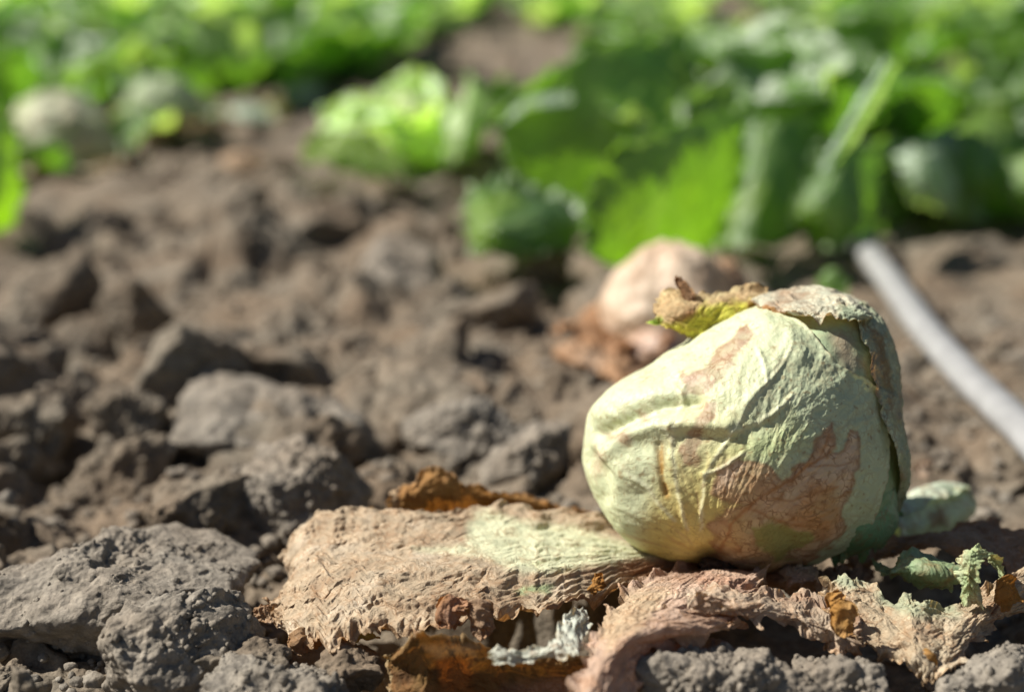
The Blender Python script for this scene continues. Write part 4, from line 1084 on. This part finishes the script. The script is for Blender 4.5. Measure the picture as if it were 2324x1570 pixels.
gsheet([[dp(2200, 500, 1.66), dp(2260, 505, 1.64), dp(2340, 500, 1.68)], [dp(2150, 440, 1.62), dp(2250, 430, 1.60), dp(2370, 430, 1.68)], [dp(2140, 340, 1.62), dp(2250, 320, 1.62), dp(2380, 310, 1.70)], [dp(2160, 250, 1.68), dp(2260, 215, 1.70), dp(2370, 200, 1.76)]], (.20, .34, .05), 32, .012, .006, 60, 50, parent=rp, loc=rl_)
gsheet([[dp(2330, 500, 1.62), dp(2390, 500, 1.60), dp(2450, 495, 1.62)], [dp(2290, 440, 1.58), dp(2380, 430, 1.56), dp(2480, 420, 1.62)], [dp(2270, 350, 1.58), dp(2380, 330, 1.58), dp(2500, 320, 1.66)]], (.16, .30, .05), 33, .012, .006, 50, 40, parent=rp, loc=rl_)
gsheet([[dp(1960, 560, 1.56), dp(2010, 540, 1.58), dp(2060, 500, 1.62)], [dp(1950, 470, 1.56), dp(2010, 440, 1.58), dp(2070, 420, 1.64)], [dp(1980, 380, 1.60), dp(2030, 340, 1.62), dp(2080, 330, 1.68)]], (.10, .19, .05), 34, .010, .006, 40, 30, parent=rp, loc=rl_)
ppl(1770, 330, 10, 4, 1.1, 45, 'plant behind the silvery tipped one with pale shiny leaves')

# bare heads standing in the field
def ball_head(px, py, w, hgt, mat, cols, label, seed, cone=0.0, leaves=0, lcol=None, name='lettuce', tiltx=0.0, nest=0):
    c = gp(px, py, .0); d = (c - CAM) @ FV
    R = w / 2 / FPX * d; Hh = hgt / 2 / FPX * d
    z0 = ground_z(c[0], c[1])
    root = empty(name, (float(c[0]), float(c[1]), z0)); tag(root, label, 'lettuce head')
    D, F = ico(6)
    P = D.copy()
    tp = 1 - cone * np.clip(D[:, 2], -1, 1)
    P = P * np.array([R, R * .9, Hh]); P[:, 0] *= tp; P[:, 1] *= tp
    a = np.arctan2(D[:, 1], D[:, 0])
    P = P + D * (.10 * R * fbm(D * 1.6 + seed, 3, ridge=True) + .04 * R * np.sin(a * 5 + D[:, 2] * 3 + seed))[:, None]
    P[:, 0] += tiltx * P[:, 2]
    P = P + np.array([c[0], c[1], z0 + Hh * .92])
    n = fbm(P * 25 + seed, 3); n2 = fbm(P * 60 + seed, 2)
    cc = mixc(np.broadcast_to(np.array(cols[0]), P.shape).copy(), cols[1], sstep(-.15, .35, n)); cc = mixc(cc, cols[2], sstep(.05, .4, n2) * .7)
    mesh_np('head_ball', P, F, mat, tuple(root.location), root, cc, .5)
    r = random.Random(seed)
    for q in range(nest):
        o = bpy.data.objects.new('leaf', (PALEM + LEAFM[:2])[r.randrange(7)]); COL.objects.link(o); o.parent = root
        a_ = 6.283 * q / nest + r.uniform(-.3, .3); o.location = (math.cos(a_) * R * .75, math.sin(a_) * R * .75, .004); o.rotation_euler = (r.uniform(-.3, .3), r.uniform(-.1, .4), a_); k_ = r.uniform(.35, .6); o.scale = (k_, k_, k_)
    for q in range(leaves):
        aa = r.uniform(math.pi, 2 * math.pi) if r.random() < .7 else r.uniform(0, 6.28)
        u0 = np.array([math.cos(aa), math.sin(aa), 0]); t0 = np.array([-math.sin(aa), math.cos(aa), 0]); o3 = np.array([c[0], c[1], z0 + .006])
        Ln = R * r.uniform(1.25, 1.8); Wd = R * r.uniform(.5, .8)
        C = [[o3 + u0 * R * .5 + t0 * s * Wd * .6 for s in (-1, 0, 1)], [o3 + u0 * Ln * .8 + t0 * s * Wd + np.array([0, 0, R * (.25 + .12 * abs(s))]) for s in (-1, 0, 1)], [o3 + u0 * Ln + t0 * s * Wd * .8 + np.array([0, 0, R * r.uniform(.0, .35)]) for s in (-1, 0, 1)]]
        sheet('leaf', C, 40, 40, M_DRY if lcol[0] > .3 else M_GREEN, dryc(lcol, tuple(np.array(lcol) * .75), tuple(np.minimum(.8, np.array(lcol) * 1.25))), tuple(root.location), root, crump=.006, scale=.03, ruffle=.006, rf=30, jag=.06, seed=seed + q)
    return root
tanh = ball_head(1515, 800, 285, 265, M_PALE, ((.72, .58, .44), (.62, .46, .33), (.50, .34, .22)), 'tan dried egg shaped head on the soil behind the large wilted one', 201, .16, 3, (.45, .24, .13))
ball_head(1640, 790, 120, 200, M_PALE, ((.48, .32, .20), (.42, .26, .15), (.34, .20, .12)), 'reddish brown lump leaning against the right side of the tan dried head', 202, .2)
ball_head(1490, 835, 130, 90, M_PALE, ((.62, .46, .36), (.55, .38, .28), (.50, .32, .22)), 'small pinkish lump at the foot of the tan dried head', 203, .1)
for q, (a, b, lab) in enumerate([((1250, 790), (1420, 800), 'brown crumpled leaf lying left of the tan dried head'), ((1330, 815), (1480, 850), 'rust coloured leaf in front of the tan dried head')]):
    C = [[g(a[0], a[1] + s, .012 + .006 * (1 - abs(s) / 25)) for s in (-22, 0, 25)], [g((a[0] + b[0]) / 2, (a[1] + b[1]) / 2 + s, .022) for s in (-28, 0, 25)], [g(b[0], b[1] + s, .012) for s in (-22, 0, 20)]]
    o = sheet('withered_leaf', C, 70, 50, M_DRY, dryc((.46, .27, .16), (.34, .17, .08), (.58, .40, .28)), crump=.006, scale=.015, ruffle=.005, jag=.06, seed=210 + q); tag(o, lab, 'withered leaf')
ball_head(148, 392, 235, 200, M_PALE, ((.50, .52, .36), (.34, .40, .18), (.44, .34, .22)), 'pale cream and green old head at the far left, shaded below', 204, .05, 7, (.52, .42, .28), tiltx=-.1, nest=7)
ball_head(375, 318, 165, 135, M_PALE, ((.46, .54, .34), (.16, .28, .09), (.52, .56, .40)), 'small whitish green head right of the pale cream one', 205, .05, 6, (.46, .34, .20), nest=9)
ball_head(900, 395, 240, 200, M_PALE, ((.56, .68, .30), (.36, .54, .14), (.70, .76, .50)), 'bright fresh green head standing alone in the bare furrow', 206, .08, 0)
hg = gp(870, 400, 0)
mh = empty('lettuce_plant', (float(hg[0]), float(hg[1]), ground_z(hg[0], hg[1]))); tag(mh, 'light yellow green wrapper leaves around the bright fresh head', 'lettuce plant')
ml = tuple(mh.location)
for q in range(13):
    o = bpy.data.objects.new('leaf', PALEM[q % 5]); COL.objects.link(o); o.parent = mh
    a = q * 2.4; rr = .03 + .012 * (q % 3); o.location = (.01 + rr * math.cos(a), .01 + rr * math.sin(a), .005 + .012 * (q % 4)); o.rotation_euler = (.2 * math.sin(q * 5.1), .15, a); o.scale = (1.05,) * 3
pe_ = gp(0, 520, 0)
edgep = empty('lettuce_plant', (float(pe_[0]), float(pe_[1]), ground_z(pe_[0], pe_[1]))); tag(edgep, 'tall bright green leaf cut by the left edge, in front of the pale cream head', 'lettuce plant')

gsheet([[dp(880, 420, 1.78), dp(900, 400, 1.76), dp(960, 410, 1.78)], [dp(760, 380, 1.74), dp(800, 340, 1.76), dp(850, 300, 1.80)], [dp(685, 345, 1.72), dp(700, 310, 1.76), dp(760, 270, 1.80)]], (.46, .60, .20), 14, .010, .006, 40, 40, parent=mh, loc=ml)
gsheet([[dp(1000, 380, 1.80), dp(1040, 370, 1.78), dp(1075, 350, 1.80)], [dp(1010, 290, 1.80), dp(1060, 290, 1.78), dp(1125, 270, 1.82)], [dp(1050, 200, 1.84), dp(1070, 200, 1.83), dp(1105, 210, 1.85)], [dp(1050, 160, 1.86), dp(1062, 160, 1.86), dp(1075, 165, 1.86)]], (.46, .60, .26), 15, .006, .005, 50, 30, parent=mh, loc=ml)

gsheet([[dp(-60, 530, 1.52), dp(-20, 535, 1.50), dp(20, 530, 1.54)], [dp(-120, 430, 1.48), dp(-30, 420, 1.48), dp(62, 420, 1.56)], [dp(-130, 320, 1.48), dp(-40, 310, 1.50), dp(60, 330, 1.58)], [dp(-100, 240, 1.52), dp(-40, 235, 1.54), dp(25, 250, 1.60)]], (.24, .40, .03), 17, .010, .006, 50, 40, parent=edgep, loc=tuple(edgep.location))
gsheet([[dp(-60, 530, 1.56), dp(-90, 535, 1.54), dp(-120, 530, 1.52)], [dp(-40, 430, 1.60), dp(-120, 420, 1.56), dp(-220, 420, 1.56)], [dp(-60, 300, 1.64), dp(-140, 290, 1.60), dp(-230, 300, 1.58)]], (.16, .30, .05), 18, .010, .006, 40, 40, parent=edgep, loc=tuple(edgep.location))

# rows of plants running away from the camera
random.seed(21)
ROWG = 'green lettuce plants standing in rows across the field'
for k in range(-7, 8):
    u0 = .03 + .36 * k
    y = {0: 1.9, -1: 4.6, -2: 2.8, 1: 2.15, 2: 1.6}.get(k, 1.9) + (random.uniform(0, .2))
    rowlab = 'leafy green lettuce plant in ' + ('the row straight behind the big glowing plant' if k == 0 else 'the bare furrow, far beyond the bright fresh head' if k == -1 else 'the row behind the two pale old heads' if k == -2 else 'the row behind the full green plant at right' if k == 1 else
              'crop row %s to the %s of the furrow' % ({3: 'three', 4: 'four', 5: 'five', 6: 'six', 7: 'seven', 2: 'two'}[abs(k)], 'left' if k < 0 else 'right'))
    while y < 9.5:
        yy = y + random.uniform(-.05, .05); x = u0 + .094 * yy + random.uniform(-.05, .05)
        y += .31
        if abs(x) > .45 * yy + .55: continue
        if random.random() < (.12 if k != 1 else .3): continue
        s = random.uniform(.85, 1.2)
        if yy < 3.4:
            plant(x, yy, 9, 3, s, random.randrange(9999), rowlab + (', near end' if yy < 3.4 else ', far part'), ROWG)
        else:
            o = bpy.data.objects.new('lettuce_plant', FARM[random.randrange(6)]); COL.objects.link(o)
            o.location = (x, yy, ground_z(x, yy)); o.rotation_euler = (0, 0, random.uniform(0, 6.28)); o.scale = (s, s, s)
            tag(o, rowlab + (', near end' if yy < 3.4 else ', far part'), 'lettuce plant', ROWG)
# everything farther off reads as one mass
Vs, Cs, Fs, off = [], [], [], 0
P0, c0, F0 = leaf_mesh(.18, .10, .5, .9, .7, .02, 5.0, 5, 5)
for q in range(9000):
    yy = 9.5 + (q / 9000) ** 2 * 60
    x = (.03 + .36 * round(random.uniform(-.5 * yy - 1, .5 * yy + 1) / .36)) + .094 * yy + random.uniform(-.1, .1)
    P = rotz(P0 * random.uniform(.8, 1.3), random.uniform(0, 6.28)) + np.array([x, yy + random.uniform(-.15, .15), ground_z(x, yy)])
    Vs.append(P); Cs.append(c0 * random.uniform(.8, 1.5)); Fs.append(F0 + off); off += len(P)
o = mesh_np('far_lettuce_rows', np.concatenate(Vs), np.concatenate(Fs), M_GREEN, col=np.concatenate(Cs), vein=.3)
tag(o, 'distant rows of green lettuce merging into one mass', kind='stuff')
# small stray leaves near the pale heads
def stray(px, py, w, colr, label, seed, mat=M_GREEN):
    c = g(px, py, .02); d = (c - CAM) @ FV; s = w / FPX * d
    C = [[c + np.array([-s, -s * .4, -.012]), c + np.array([-s, s * .3, 0]), c + np.array([-s * .7, s * .6, .006])], [c + np.array([0, -s * .6, -.01]), c + np.array([0, 0, .014]), c + np.array([0, s * .7, .01])], [c + np.array([s, -s * .3, -.012]), c + np.array([s * 1.1, 0, .004]), c + np.array([s, s * .5, 0])]]
    o = sheet('stray_leaf', C, 30, 30, mat, dryc(colr, tuple(np.array(colr) * .8), tuple(np.minimum(.8, np.array(colr) * 1.2)), rimw=.1), crump=.006, scale=.03, ruffle=.006, jag=.05, seed=seed); tag(o, label, 'loose leaf')
stray(540, 395 - 20, 60, (.50, .34, .22), 'tan leaf lying on the bare soil right of the pale old heads', 301, M_DRY)
stray(560, 262, 60, (.40, .46, .36), 'silvery leaf at the edge of the left row', 302)
stray(680, 215, 45, (.50, .56, .46), 'whitish shiny leaf at the near end of the left row', 303)
stray(620, 255, 28, (.42, .34, .04), 'small yellow leaf at the near end of the left row', 304)
stray(1890, 655, 22, (.20, .34, .06), 'tiny green leaf on the soil between the wilted head and the hose', 305)
